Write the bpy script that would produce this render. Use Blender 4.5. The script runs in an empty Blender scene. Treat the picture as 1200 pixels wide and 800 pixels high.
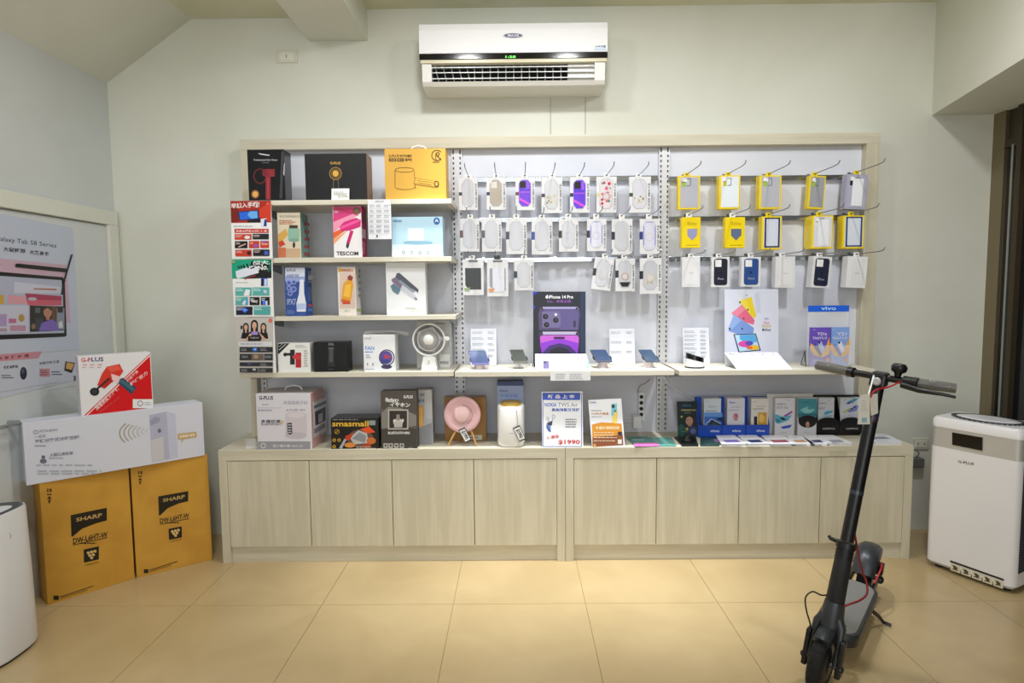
import bpy, math, random
from mathutils import Vector, Matrix

# ------------------------------------------------------------------ camera
F = 740.0; H = 1.431
YAW = 5 / F; PIT = -math.atan(59 / F); ROL = .0091
_f = Vector((-math.sin(YAW) * math.cos(PIT), math.cos(YAW) * math.cos(PIT), math.sin(PIT)))
_r = Vector((math.cos(YAW), math.sin(YAW), 0)); _u = _r.cross(_f)
CR = math.cos(ROL) * _r - math.sin(ROL) * _u
CU = math.cos(ROL) * _u + math.sin(ROL) * _r
sc = bpy.context.scene
cam_d = bpy.data.cameras.new('camera'); cam = bpy.data.objects.new('camera', cam_d)
sc.collection.objects.link(cam); sc.camera = cam
cam.matrix_world = Matrix(((CR.x, CU.x, -_f.x, 0), (CR.y, CU.y, -_f.y, 0), (CR.z, CU.z, -_f.z, H), (0, 0, 0, 1)))
cam_d.sensor_width = 36; cam_d.lens = 36 * F / 1200; cam_d.clip_start = .05
sc.view_settings.view_transform = 'Standard'; sc.view_settings.look = 'None'
sc.view_settings.exposure = 0.0; sc.view_settings.gamma = 1

# ------------------------------------------------------------------ world and lights
w = bpy.data.worlds.new('world'); sc.world = w; w.use_nodes = True
w.node_tree.nodes['Background'].inputs[0].default_value = (.55, .62, .75, 1)
w.node_tree.nodes['Background'].inputs[1].default_value = .25

def area(name, loc, size, power, col=(1, .97, .9), shape='DISK', rot=(0, 0, 0), sy=None, spread=180):
    d = bpy.data.lights.new(name, 'AREA'); d.shape = shape; d.size = size
    if sy: d.size_y = sy
    d.energy = power; d.color = col; d.spread = math.radians(spread)
    o = bpy.data.objects.new(name, d); o.location = loc; o.rotation_euler = rot
    sc.collection.objects.link(o); return o
LAMPS = [(-.3, 2.5), (.35, 2.5), (-1.25, 2.1), (1.45, 2.1), (-.5, .7), (.5, .7)]
for i, (x, y) in enumerate(LAMPS):
    tl = [.33, .33, .42, .42, .2, .2][i]
    area('downlight', (x, y, 2.93 if i != 2 else 2.90), .16, [8.6, 8.6, 8, 13, 2, 2][i], (.98, .99, 1), rot=(tl, 0, 0), spread=[158, 158, 150, 150, 180, 180][i])
for x in (-1.0, -.35, .35, 1.0):
    d = bpy.data.lights.new('accent_spot', 'SPOT'); d.energy = 190; d.spot_size = math.radians(40); d.spot_blend = 1; d.shadow_soft_size = .05; d.color = (.93, .97, 1)
    o = bpy.data.objects.new('accent_spot', d); o.location = (x, 3.0, 2.93); o.rotation_euler = (.05, 0, 0); sc.collection.objects.link(o)
area('overhead_fill_light', (0, -1.6, 2.93), 1.2, 26, (.93, .97, 1), 'RECTANGLE', sy=.6)  # unseen overhead fill, added to lift the camera-facing surfaces
area('front_fill_light', (-.1, -2.9, 1.6), 3.4, 62, (.93, .97, 1), 'RECTANGLE', rot=(math.pi / 2, 0, 0), sy=2.2)  # unseen fill, added to light walls and doors from the front

# ------------------------------------------------------------------ helpers
def at(px, py, Y):
    d = _f * F + CR * (px - 600) + CU * (400 - py)
    return Vector((0, 0, H)) + d * (Y / d.y)
def atz(px, py, Z):
    d = _f * F + CR * (px - 600) + CU * (400 - py)
    return Vector((0, 0, H)) + d * ((Z - H) / d.z)
def ray_plane(px, py, O, n):
    d = _f * F + CR * (px - 600) + CU * (400 - py); C = Vector((0, 0, H))
    return C + d * ((O - C).dot(n) / d.dot(n))

def lin(c): return c / 12.92 if c <= .04045 else ((c + .055) / 1.055) ** 2.4
def rgb(h):
    return tuple(lin(int(h[i:i + 2], 16) / 255) for i in (0, 2, 4)) + (1,)
_M = {}
def mat(col, rough=.5, metal=0., trans=0., alpha=1., emit=0., spec=.5, coat=0., noise=0.):
    k = (col, rough, metal, trans, alpha, emit, spec, coat, noise)
    if k in _M: return _M[k]
    m = bpy.data.materials.new('paint_' + col); m.use_nodes = True
    N = m.node_tree.nodes; L = m.node_tree.links; b = N['Principled BSDF']
    b.inputs['Base Color'].default_value = rgb(col)
    b.inputs['Roughness'].default_value = rough; b.inputs['Metallic'].default_value = metal
    b.inputs['Transmission Weight'].default_value = trans; b.inputs['Alpha'].default_value = alpha
    b.inputs['Specular IOR Level'].default_value = spec; b.inputs['Coat Weight'].default_value = coat
    if emit:
        b.inputs['Emission Color'].default_value = rgb(col); b.inputs['Emission Strength'].default_value = emit
    if noise:
        t = N.new('ShaderNodeTexNoise'); t.inputs['Scale'].default_value = 9; t.inputs['Detail'].default_value = 5
        g = N.new('ShaderNodeNewGeometry'); L.new(g.outputs['Position'], t.inputs['Vector'])
        mx = N.new('ShaderNodeMix'); mx.data_type = 'RGBA'
        c = rgb(col); mx.inputs[6].default_value = c
        mx.inputs[7].default_value = tuple(v * (1 - noise) for v in c[:3]) + (1,)
        L.new(t.outputs['Fac'], mx.inputs[0]); L.new(mx.outputs[2], b.inputs['Base Color'])
    _M[k] = m; return m
def grain_mat(name, c1, c2, scale, rough=.5, bump=.02, axis='Z'):
    m = bpy.data.materials.new(name); m.use_nodes = True
    N = m.node_tree.nodes; L = m.node_tree.links; b = N['Principled BSDF']
    g = N.new('ShaderNodeNewGeometry'); mp = N.new('ShaderNodeMapping')
    mp.inputs['Scale'].default_value = scale
    t = N.new('ShaderNodeTexNoise'); t.inputs['Scale'].default_value = 1; t.inputs['Detail'].default_value = 6
    t.inputs['Distortion'].default_value = .4
    r = N.new('ShaderNodeValToRGB'); r.color_ramp.elements[0].color = rgb(c1); r.color_ramp.elements[1].color = rgb(c2)
    r.color_ramp.elements[0].position = .35; r.color_ramp.elements[1].position = .62
    L.new(g.outputs['Position'], mp.inputs[0]); L.new(mp.outputs[0], t.inputs[0]); L.new(t.outputs['Fac'], r.inputs[0])
    L.new(r.outputs[0], b.inputs['Base Color']); b.inputs['Roughness'].default_value = rough
    if bump:
        bp = N.new('ShaderNodeBump'); bp.inputs['Strength'].default_value = bump; bp.inputs['Distance'].default_value = .01
        L.new(t.outputs['Fac'], bp.inputs['Height']); L.new(bp.outputs[0], b.inputs['Normal'])
    return m

ORG = {}
class MB:
    def __init__(s): s.v = []; s.f = []; s.m = []; s.ms = []; s.sm = []
    def mi(s, m):
        if m not in s.ms: s.ms.append(m)
        return s.ms.index(m)
    def add(s, vs, fs, m, smooth=False):
        o = len(s.v); s.v += [Vector(p) for p in vs]; k = s.mi(m)
        for f in fs: s.f.append([o + i for i in f]); s.m.append(k); s.sm.append(smooth)
        return s
    def hexa(s, c, m):   # 8 corners: 0-3 bottom loop, 4-7 top loop
        return s.add(c, [(3, 2, 1, 0), (4, 5, 6, 7), (0, 1, 5, 4), (1, 2, 6, 5), (2, 3, 7, 6), (3, 0, 4, 7)], m)
    def box(s, x0, x1, y0, y1, z0, z1, m):
        return s.hexa([(x0, y0, z0), (x1, y0, z0), (x1, y1, z0), (x0, y1, z0), (x0, y0, z1), (x1, y0, z1), (x1, y1, z1), (x0, y1, z1)], m)
    def prism(s, pts, vec, m, smooth=False):   # planar loop extruded by vec
        n = len(pts); v = [Vector(p) for p in pts]; v2 = [p + Vector(vec) for p in v]
        s.add(v + v2, [list(range(n))[::-1], list(range(n, 2 * n))], m)
        s.add(v + v2, [(i, (i + 1) % n, n + (i + 1) % n, n + i) for i in range(n)], m, smooth); return s
    def ring(s, loops, m, smooth=True, cap=True, closed=False):
        n = len(loops[0]); vs = [p for l in loops for p in l]; fs = []
        R = len(loops)
        for a in range(R if closed else R - 1):
            for i in range(n):
                j = (i + 1) % n; b = (a + 1) % R
                fs.append((a * n + i, a * n + j, b * n + j, b * n + i))
        s.add(vs, fs, m, smooth)
        if cap and not closed:
            s.add(loops[0], [list(range(n))[::-1]], m); s.add(loops[-1], [list(range(n))], m)
        return s
    def tube(s, pts, r, m, n=8, closed=False):
        P = [Vector(p) for p in pts]; R = r if isinstance(r, (list, tuple)) else [r] * len(P); loops = []
        up = None
        for i, p in enumerate(P):
            if closed: t = P[(i + 1) % len(P)] - P[i - 1]
            else: t = P[min(i + 1, len(P) - 1)] - P[max(i - 1, 0)]
            t.normalize()
            if up is None: up = t.orthogonal().normalized()
            up = (up - t * up.dot(t)).normalized(); b = t.cross(up)
            loops.append([p + (up * math.cos(2 * math.pi * k / n) + b * math.sin(2 * math.pi * k / n)) * R[i] for k in range(n)])
        return s.ring(loops, m, True, not closed, closed)
    def cyl(s, a, b, r, m, n=20, r2=None):
        a = Vector(a); b = Vector(b); t = (b - a).normalized(); u = t.orthogonal().normalized(); w_ = t.cross(u)
        r2 = r if r2 is None else r2
        L0 = [a + (u * math.cos(2 * math.pi * k / n) + w_ * math.sin(2 * math.pi * k / n)) * r for k in range(n)]
        L1 = [b + (u * math.cos(2 * math.pi * k / n) + w_ * math.sin(2 * math.pi * k / n)) * r2 for k in range(n)]
        return s.ring([L0, L1], m)
    def lathe(s, c, ax, prof, m, n=28):   # prof: (radius, offset along ax)
        c = Vector(c); t = Vector(ax).normalized(); u = t.orthogonal().normalized(); w_ = t.cross(u)
        return s.ring([[c + t * h + (u * math.cos(2 * math.pi * k / n) + w_ * math.sin(2 * math.pi * k / n)) * max(r, 1e-4) for k in range(n)] for r, h in prof], m)
    def build(s, name, parent=None, bevel=0, **props):
        me = bpy.data.meshes.new(name); o = bpy.data.objects.new(name, me)
        org = ORG.get(parent.as_pointer(), Vector()) if parent else props.pop('org', Vector())
        me.from_pydata([tuple(p - org) for p in s.v], [], s.f)
        for m in s.ms: me.materials.append(m)
        me.polygons.foreach_set('material_index', s.m); me.polygons.foreach_set('use_smooth', s.sm)
        me.update()
        sc.collection.objects.link(o)
        if parent: o.parent = parent
        else: o.location = org
        ORG[o.as_pointer()] = org
        if bevel:
            b = o.modifiers.new('bevel', 'BEVEL'); b.width = bevel; b.segments = 2; b.limit_method = 'ANGLE'; b.angle_limit = .6
        for k, v in props.items(): o[k] = v
        return o
def thing(name, label, cat, loc, group=None):
    o = bpy.data.objects.new(name, None); o.empty_display_size = .05; sc.collection.objects.link(o)
    o.location = loc; ORG[o.as_pointer()] = Vector(loc); o['label'] = label; o['category'] = cat
    if group: o['group'] = group
    return o
def one(mb, name, label, cat, group=None, bevel=0, org=None):
    p = dict(label=label, category=cat)
    if group: p['group'] = group
    if org is None:
        xs = [v.x for v in mb.v]; ys = [v.y for v in mb.v]; zs = [v.z for v in mb.v]
        org = Vector(((min(xs) + max(xs)) / 2, (min(ys) + max(ys)) / 2, min(zs)))
    return mb.build(name, None, bevel, org=org, **p)
def struct(mb, name, bevel=0): return mb.build(name, None, bevel, kind='structure')

_T = {}
def glyphs(txt, bold):
    k = (txt, bold)
    if k not in _T:
        c = bpy.data.curves.new('t', 'FONT'); c.body = txt; c.resolution_u = 2; c.offset = .022 if bold else 0
        c.fill_mode = 'FRONT'
        o = bpy.data.objects.new('t', c); sc.collection.objects.link(o)
        me = bpy.data.meshes.new_from_object(o)
        v = [(p.co.x, p.co.y) for p in me.vertices]; f = [list(p.vertices) for p in me.polygons]
        bpy.data.objects.remove(o); bpy.data.curves.remove(c); bpy.data.meshes.remove(me)
        if v:
            x0 = min(p[0] for p in v); x1 = max(p[0] for p in v); y0 = min(p[1] for p in v); y1 = max(p[1] for p in v)
            v = [((a - x0) / (x1 - x0 + 1e-9), (b - y0) / (y1 - y0 + 1e-9)) for a, b in v]
        _T[k] = (v, f)
    return _T[k]
class Face:
    """plane carrying print: point O, normal n towards the room"""
    def __init__(s, O, n): s.O = Vector(O); s.n = Vector(n).normalized()
class Art:
    """flat print on a face; coordinates are read off the photograph (crop origin, crop scale) and laid on the face's own plane"""
    def __init__(s, face, parent, ox=0, oy=0, k=1., rough=.35, name='printed_picture'):
        s.F = face; s.p = parent; s.src(ox, oy, k); s.mb = MB(); s.tb = MB(); s.h = .0004; s.rough = rough; s.name = name
    def src(s, ox, oy, k): s.ox = ox; s.oy = oy; s.k = k; return s
    def P(s, x, y):
        return ray_plane(s.ox + x / s.k, s.oy + y / s.k, s.F.O, s.F.n)
    def _put(s, pts, col, mb=None, faces=None, fin=None):
        s.h += .00008
        m = mat(col, s.rough) if isinstance(col, str) else col
        V = [s.P(*p) + s.F.n * s.h for p in pts]
        (mb or s.mb).add(V, faces or [list(range(len(V)))], m)
    def poly(s, col, *pts): s._put(pts, col); return s
    def rect(s, x0, y0, x1, y1, col): return s.poly(col, (x0, y0), (x1, y0), (x1, y1), (x0, y1))
    def ell(s, cx, cy, rx, ry, col, n=20, a0=0):
        return s.poly(col, *[(cx + rx * math.cos(6.28318 * i / n + a0), cy + ry * math.sin(6.28318 * i / n + a0)) for i in range(n)])
    def ring(s, cx, cy, rx, ry, w_, col, n=28, a=0., b=6.28318):
        pts = []
        for i in range(n + 1):
            t = a + (b - a) * i / n
            pts += [(cx + rx * math.cos(t), cy + ry * math.sin(t)), (cx + (rx - w_) * math.cos(t), cy + (ry - w_) * math.sin(t))]
        s._put(pts, col, faces=[(2 * i, 2 * i + 1, 2 * i + 3, 2 * i + 2) for i in range(n)]); return s
    def line(s, col, w_, *pts):
        for (ax, ay), (bx, by) in zip(pts, pts[1:]):
            dx, dy = bx - ax, by - ay; l = math.hypot(dx, dy) or 1; nx, ny = -dy / l * w_ / 2, dx / l * w_ / 2
            s._put([(ax + nx, ay + ny), (bx + nx, by + ny), (bx - nx, by - ny), (ax - nx, ay - ny)], col); s.h -= .00007
        s.h += .00007
        return s
    def text(s, q, txt, col, bold=False):
        if len(q) == 4 and not isinstance(q[0], tuple):
            x0, y0, x1, y1 = q; q = ((x0, y0), (x1, y0), (x1, y1), (x0, y1))
        v, f = glyphs(txt, bold)
        if not v: return s
        (a, b), (c, d), (e, g), (h, i) = q
        pts = []
        for u, t in v:
            t = 1 - t
            pts.append(((a * (1 - u) + c * u) * (1 - t) + (h * (1 - u) + e * u) * t, (b * (1 - u) + d * u) * (1 - t) + (i * (1 - u) + g * u) * t))
        s._put(pts, col, s.tb, f); return s
    def greek(s, x0, y0, x1, y1, rows, col, seed=1, fill=.5):
        """rows of print too small to read"""
        R = random.Random(seed); dy = (y1 - y0) / rows
        V = []; Fs = []
        for r in range(rows):
            x = x0; ya = y0 + dy * (r + .5 - fill / 2); yb = ya + dy * fill; end = x0 + (x1 - x0) * R.uniform(.7, 1)
            while x < end - 1e-6:
                w_ = min((x1 - x0) * R.uniform(.05, .16), end - x); n = len(V)
                V += [(x, ya), (x + w_, ya), (x + w_, yb), (x, yb)]; Fs.append((n, n + 1, n + 2, n + 3)); x += w_ + (x1 - x0) * .03
        s._put(V, col, s.tb, Fs); return s
    def done(s):
        if s.mb.v: s.mb.build(s.name, s.p)
        if s.tb.v: s.tb.build('lettering', s.p)

# box given by its front bottom corners L -> R (seen from the room), heights and depth
class Carton:
    def __init__(s, name, label, cat, L, R, z0, z1, depth, m, side=None, top=None, group=None, part='carton', bevel=.0015, right=None):
        L = Vector((L[0], L[1], 0)); R = Vector((R[0], R[1], 0)); u = (R - L).normalized(); d = Vector((-u.y, u.x, 0))
        c = (L + R) / 2 + d * depth / 2
        s.root = thing(name, label, cat, (c.x, c.y, z0), group)
        m = mat(m, .45) if isinstance(m, str) else m
        side = mat(side, .45) if isinstance(side, str) else (side or m); top = mat(top, .45) if isinstance(top, str) else (top or m)
        A = [L, R, R + d * depth, L + d * depth]
        b = [Vector((p.x, p.y, z0)) for p in A] + [Vector((p.x, p.y, z1)) for p in A]
        mb = MB(); mb.add(b, [(0, 1, 5, 4), (2, 3, 7, 6)], m); mb.add(b, [(1, 2, 6, 5), (3, 0, 4, 7)], side); mb.add(b, [(3, 2, 1, 0), (4, 5, 6, 7)], top)
        # weld corners so the edges can be rounded
        mb.v = b; mb.f = [[i % 8 for i in f] for f in mb.f]
        s.body = mb.build(part, s.root, bevel)
        s.front = Face((L.x, L.y, z0), -d); s.right = Face((R.x, R.y, z0), u); s.left = Face((L.x, L.y, z0), -u); s.top = Face((L.x, L.y, z1), (0, 0, 1))
        s.L, s.R, s.d, s.u, s.z0, s.z1, s.depth = L, R, d, u, z0, z1, depth
    def art(s, ox, oy, k, face='front', **kw): return Art(getattr(s, face), s.root, ox, oy, k, **kw)
def pcarton(name, label, cat, x0, x1, yt, yb, Y, depth, m, z0=None, **kw):
    """straight-facing box: front face pixel extent at depth Y"""
    ym = (yt + yb) / 2; a = at(x0, ym, Y); b = at(x1, ym, Y); zt = at((x0 + x1) / 2, yt, Y).z
    if z0 is None: z0 = at((x0 + x1) / 2, yb, Y).z
    return Carton(name, label, cat, (a.x, Y), (b.x, Y), z0, zt, depth, m, **kw)

# ------------------------------------------------------------------ materials
WOOD = grain_mat('pale_wood_laminate', 'D3CCB6', 'C6BFA8', (34, 34, 2.2), .45)
WOODH = grain_mat('pale_wood_laminate_across', 'D5CEBA', 'C8C1AC', (2.2, 34, 34), .45)
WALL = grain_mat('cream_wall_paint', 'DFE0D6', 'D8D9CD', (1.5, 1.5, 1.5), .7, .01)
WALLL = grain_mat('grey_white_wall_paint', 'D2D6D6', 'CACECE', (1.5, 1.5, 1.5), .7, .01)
CEIL = grain_mat('ceiling_paint', 'DEDDC8', 'D2D0B2', (2, 2, 2), .8, .01)
PANEL = grain_mat('lavender_white_panel', 'E0E2EC', 'D8DBE6', (3, 3, 3), .4, .004)
TILE = grain_mat('polished_cream_tile', 'C6AE82', 'BCA478', (2.6, 2.6, 2.6), .27, .0)
TILE.node_tree.nodes['Principled BSDF'].inputs['Specular IOR Level'].default_value = .9
GROUT = mat('A08C62', .8)
CARD = grain_mat('brown_cardboard', 'CE9A38', 'C28E30', (6, 6, 6), .6, .01)
SHELF = grain_mat('cream_shelf_laminate', 'DDD8C8', 'D2CCBA', (2, 30, 30), .45)
STEEL = mat('B8BABD', .25, 1.); DSTEEL = mat('77797C', .35, .9); WHITE = mat('F2F2F2', .35); BLACK = mat('0C0C0E', .3)
GREYM = mat('9A9CA0', .4, .6)
CLEAR = mat('F4F6FA', .08, 0, 0, .22)

# ------------------------------------------------------------------ the room
YW = 3.66; XL = -2.30; XR = 2.70; ZC = 3.008; ZL = 2.966; ZS = 2.396
fl = struct(MB().box(-3.2, 3.2, -3.0, 3.8, -.06, -.004, GROUT), 'floor')
x0 = -.299 - .606 * 4; ty0 = 2.795
for i in range(9):
    for j in range(-9, 2):
        xa = max(x0 + i * .606, -2.6); xb = min(x0 + (i + 1) * .606, 3.0); ya = ty0 + j * .606; yb = min(ya + .606, 3.72)
        if xb - xa < .02: continue
        g = .0011
        MB().box(xa + g, xb - g, ya + g, yb - g, -.02, 0, TILE).build('floor_tile', fl)
struct(MB().box(-2.6, 3.0, YW, YW + .1, -.05, 3.2, WALL), 'wall_back')
# left wall with the doorway frame
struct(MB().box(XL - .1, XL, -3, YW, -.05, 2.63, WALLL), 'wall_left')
zs0 = at(131, 100, YW).z
struct(MB().prism([(XL - .02, -3, zs0), (-1.80, -3, ZL + .004), (-1.80, -3, ZL + .1), (XL - .02, -3, zs0 + .1)], (0, 6.66, 0), WALL), 'ceiling_slope')
struct(MB().box(-1.82, -1.14, -3, YW, ZL, ZL + .1, CEIL), 'ceiling_lower')
struct(MB().box(-1.2, 3.0, -3, YW, ZC, ZC + .1, CEIL), 'ceiling')
struct(MB().box(-1.144, -.818, -3, YW, 2.838, ZC, WALL), 'ceiling_beam')
# header over the window and soffit
hx = lambda y: 2.351 + (y - 3.66) * .2123
struct(MB().prism([(hx(3.66), 3.66, ZS), (hx(-3), -3, ZS), (2.9, -3, ZS), (2.9, 3.66, ZS)], (0, 0, ZC - ZS), WALL), 'wall_right_header')
# window wall at the right
BR = mat('4A4030', .4, .5); BRL = mat('8C8068', .35, .7); DARK = mat('15191B', .06, 0, 0, 1, 0, .6)
win = MB()
win.box(XR, XR + .05, 3.57, 3.66, 0, ZS, BRL); win.box(XR - .01, XR + .04, 3.44, 3.475, 0, ZS, BR)
win.box(XR, XR + .05, -2.9, 3.57, 2.19, 2.235, BR); win.box(XR, XR + .05, -2.9, 3.66, 0, .09, BR)
win.box(XR - .004, XR + .04, 3.50, 3.515, 0, 2.2, mat('A8A8A4', .3, .8))
for y in (2.4, 1.2, 0, -1.2): win.box(XR, XR + .05, y, y + .05, 0, 2.3, BR)
wo = struct(win, 'window_1')
MB().box(XR + .02, XR + .03, -2.9, 3.57, .08, 2.2, DARK).build('pane', wo)
MB().box(XR + .02, XR + .03, -2.9, 3.57, 2.23, ZS, mat('3A3228', .4)).build('transom_panel', wo)
struct(MB().box(XR + .06, XR + .12, -3, 3.8, -.05, 2.5, mat('202224', .8)), 'wall_right')
struct(MB().box(-3.2, 3.2, -3.1, -3.0, 0, 3.1, mat('C9C6BA', .7)), 'wall_front')
sf_ = MB()
for x in (-1.85, -.1, 1.6): sf_.box(x - .03, x + .03, -3.0, -2.94, 0, 2.75, GREYM)
for z in (.45, 2.72): sf_.box(-1.88, 1.63, -3.0, -2.94, z - .03, z + .03, GREYM)
struct(sf_, 'window_frame_added')  # unseen storefront frame, added to dress the front fill light
# door frame and door on the left wall
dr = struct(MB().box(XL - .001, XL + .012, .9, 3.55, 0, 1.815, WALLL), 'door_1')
fr = MB(); fr.box(XL, XL + .03, .8, 3.64, 1.822, 1.90, WALL); fr.box(XL, XL + .03, 3.555, 3.64, 0, 1.822, WALL)
struct(fr, 'trim_1', .004)
MB().cyl((XL + .012, 2.79, .86), (XL + .06, 2.79, .86), .012, STEEL).tube([(XL + .06, 2.79, .86), (XL + .065, 2.76, .862), (XL + .06, 2.69, .86)], .01, STEEL).build('door_handle', dr)
# sockets
def outlet(x0, y0, x1, y1, label, slots):
    a = at(x0, y0, YW); b = at(x1, y1, YW); r = thing('wall_socket', label, 'socket', ((a.x + b.x) / 2, YW, b.z))
    MB().box(a.x, b.x, YW - .009, YW, b.z, a.z, mat('D9D7C8', .4)).build('cover_plate', r, .003)
    w_ = b.x - a.x; h_ = a.z - b.z
    MB().box(a.x + w_ * .15, b.x - w_ * .15, YW - .012, YW - .008, b.z + h_ * .18, a.z - h_ * .18, mat('E6E4D8', .4)).build('insert', r, .002)
    mb = MB()
    for k in range(slots):
        cx = a.x + w_ * (.5 if slots == 1 else .3 + .4 * k)
        mb.box(cx - .002, cx + .002, YW - .0128, YW - .0118, b.z + h_ * .38, a.z - h_ * .38, mat('555550', .6))
    mb.build('slot', r)
outlet(324, 59.5, 349, 74, 'cream blank wall socket high on the wall beside the ceiling beam', 1)
outlet(1069, 513, 1087, 526, 'white double wall socket between the cabinet end and the air cleaner', 2)
for x, n in ((645, 'longer thin wire stain running down from air conditioner centre to shelf frame'), (686, 'thin wire running down from air conditioner corner to shelf frame')):
    a = at(x, 100, YW); b = at(x, 157, YW)
    one(MB().tube([(a.x, YW - .003, b.z), (a.x, YW - .003, a.z)], .0018, mat('B4B09C', .6), 6), 'wall_wire', n.replace(' stain', ''), 'wire')

# ------------------------------------------------------------------ air conditioner
YA = 3.43
def ac():
    l = at(491, 45, YA).x; r = at(712, 45, YA).x; zt = at(600, 23, YA).z; z1 = at(600, 62, YA).z; z2 = at(600, 69, YA).z; zb = at(600, 105, YA + .08).z
    t = thing('air_conditioner', 'white split air conditioner with black band mounted high on the wall', 'air conditioner', ((l + r) / 2, YW, zb))
    W = mat('F4F4F6', .12, 0, 0, 1, 0, .5, .3); W2 = mat('E4E2DC', .35)
    # side profile in y,z
    P = [(YW, zt - .004), (YA + .05, zt), (YA + .015, zt - .012), (YA, zt - .05), (YA - .004, z1), (YA + .02, z1 - .002), (YW, z1)]
    MB().prism([(l, y, z) for y, z in P], (r - l, 0, 0), W).build('front_panel', t, .004)
    MB().box(l, r, YA - .004, YA + .04, z2, z1 - .001, mat('08080A', .12)).build('display_band', t, .002)
    z3 = at(600, 73, YA).z
    MB().box(l + .004, r - .004, YA + .001, YA + .04, z3, z2, mat('CFC6A8', .35)).build('trim_strip', t)
    zo1 = at(600, 73.5, YA).z; zo2 = at(600, 94, YA).z
    ol = at(505.5, 85, YA).x; orr = at(697, 85, YA).x
    def low(xa, xb, m, nm):
        P = [(YW, zo1), (YA + .004, zo1), (YA + .012, zo2), (YA + .03, zo2 - .02), (YA + .08, zb), (YW, zb)]
        return MB().prism([(xa, y, z) for y, z in P], (xb - xa, 0, 0), m).build(nm, t, .003)
    low(l + .012, ol, W2, 'end_cap'); low(orr, r - .012, W2, 'end_cap')
    P = [(YA + .012, zo2), (YA + .03, zo2 - .02), (YA + .08, zb), (YW, zb), (YW, zo2)]
    MB().prism([(ol, y, z) for y, z in P], (orr - ol, 0, 0), W2).build('bottom_tray', t)
    MB().box(ol, orr, YA + .09, YW, zo2, zo1, mat('050506', .6)).build('outlet_cavity', t)
    MB().box(at(666, 85, YA).x, orr, YA + .03, YA + .09, zo2, zo1, mat('D8D6D0', .4)).build('side_baffle', t)
    for py, nm in ((77.5, 0), (83.5, 1), (90.5, 2)):
        z = at(600, py, YA).z
        MB().hexa([(ol, YA + .01, z - .002), (orr, YA + .01, z - .002), (orr, YA + .035, z + .006), (ol, YA + .035, z + .006), (ol, YA + .01, z + .002), (orr, YA + .01, z + .002), (orr, YA + .035, z + .010), (ol, YA + .035, z + .010)], mat('E8E8E6', .3)).build('louver', t)
    for k in range(17):
        x = ol + (at(664, 85, YA).x - ol) * (k + .3) / 17; sl = (.02 if k < 5 else 0)
        MB().hexa([(x + sl, YA + .04, zo2), (x + .005 + sl, YA + .04, zo2), (x + .005 + sl, YA + .08, zo2), (x + sl, YA + .08, zo2),
                   (x, YA + .04, zo1), (x + .005, YA + .04, zo1), (x + .005, YA + .08, zo1), (x, YA + .08, zo1)], mat('B8B8B8', .4)).build('fin', t)
    f = Face((0, YA - .004, 0), (0, -1, 0)); A = Art(f, t, 430, 0, 3.636)
    A.ell(623, 151, 42, 10, 'A8A8B8').ell(623, 151, 36, 8, '55557A').text((600, 146, 648, 156), 'MAXE', 'E8E8F0', True)
    A.text((972, 193, 1018, 203), '大金可靠', '4A78A8', True).rect(968, 206, 1022, 214, 'B8CCE0')
    A.text((590, 237, 634, 247), '1:28', mat('60E050', .4, 0, 0, 1, 1.2), True); A.done()
ac()

# ------------------------------------------------------------------ wall display frame
YP = 3.61; YF = 3.56
zc = .612
xl = at(281, 163, YF).x; xl2 = at(290, 175, YF).x; xr = at(1032, 155, YF).x; xr2 = at(1016, 170, YF).x
ztop = at(650, 159, YF).z; zt2 = at(650, 172, YF).z
disp = thing('wall_display_unit', 'pale wood framed wall display with white back panels above the cabinets', 'display shelf', ((xl + xr) / 2, YP, zc))
MB().box(xl, xr, YF, YW, zt2, ztop, WOODH).build('top_rail', disp, .002)
MB().box(xl, xl2, YF, YW, zc, zt2, WOOD).build('side_post', disp, .002)
MB().box(xr2, xr, YF, YW, zc, zt2, WOOD).build('side_post', disp, .002)
up = [at(304, 300, YP - .012).x, at(537, 300, YP - .012).x, at(777.5, 300, YP - .012).x, at(1013, 300, YP - .012).x]
bx = [xl2, up[1], up[2], xr2]
for i in range(3):
    z = zc
    hs = [zc, 1.0, 1.35, 1.70, 2.02, zt2]
    MB().box(bx[i] + .001, bx[i + 1] - .001, YP, YW - .002, zc, zt2, PANEL).build('back_panel', disp)
# slotted uprights
UPM = mat('D4D4D8', .35, .3)
for i, (x, hw) in enumerate(zip(up, (.012, .030, .030, .012))):
    mb = MB(); y0 = YP - .014
    strips = [(-hw, 0), (0, hw)] if hw > .02 else [(-hw, hw)]
    mb.box(x - hw, x + hw, YP - .002, YP - .0005, zc + .001, zt2 - .001, mat('55575C', .6))
    for (a, b) in strips:
        c = (a + b) / 2 + (0 if hw < .02 else (-.004 if a < 0 else .004))
        mb.box(x + a, x + c - .004, y0, YP - .002, zc + .001, zt2 - .001, UPM); mb.box(x + c + .004, x + b, y0, YP - .002, zc + .001, zt2 - .001, UPM)
        z = zc + .001
        while z < zt2 - .03:
            mb.box(x + c - .004, x + c + .004, y0, YP - .004, z, z + .014, UPM); z += .028
    mb.build('slotted_upright', disp)

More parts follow.
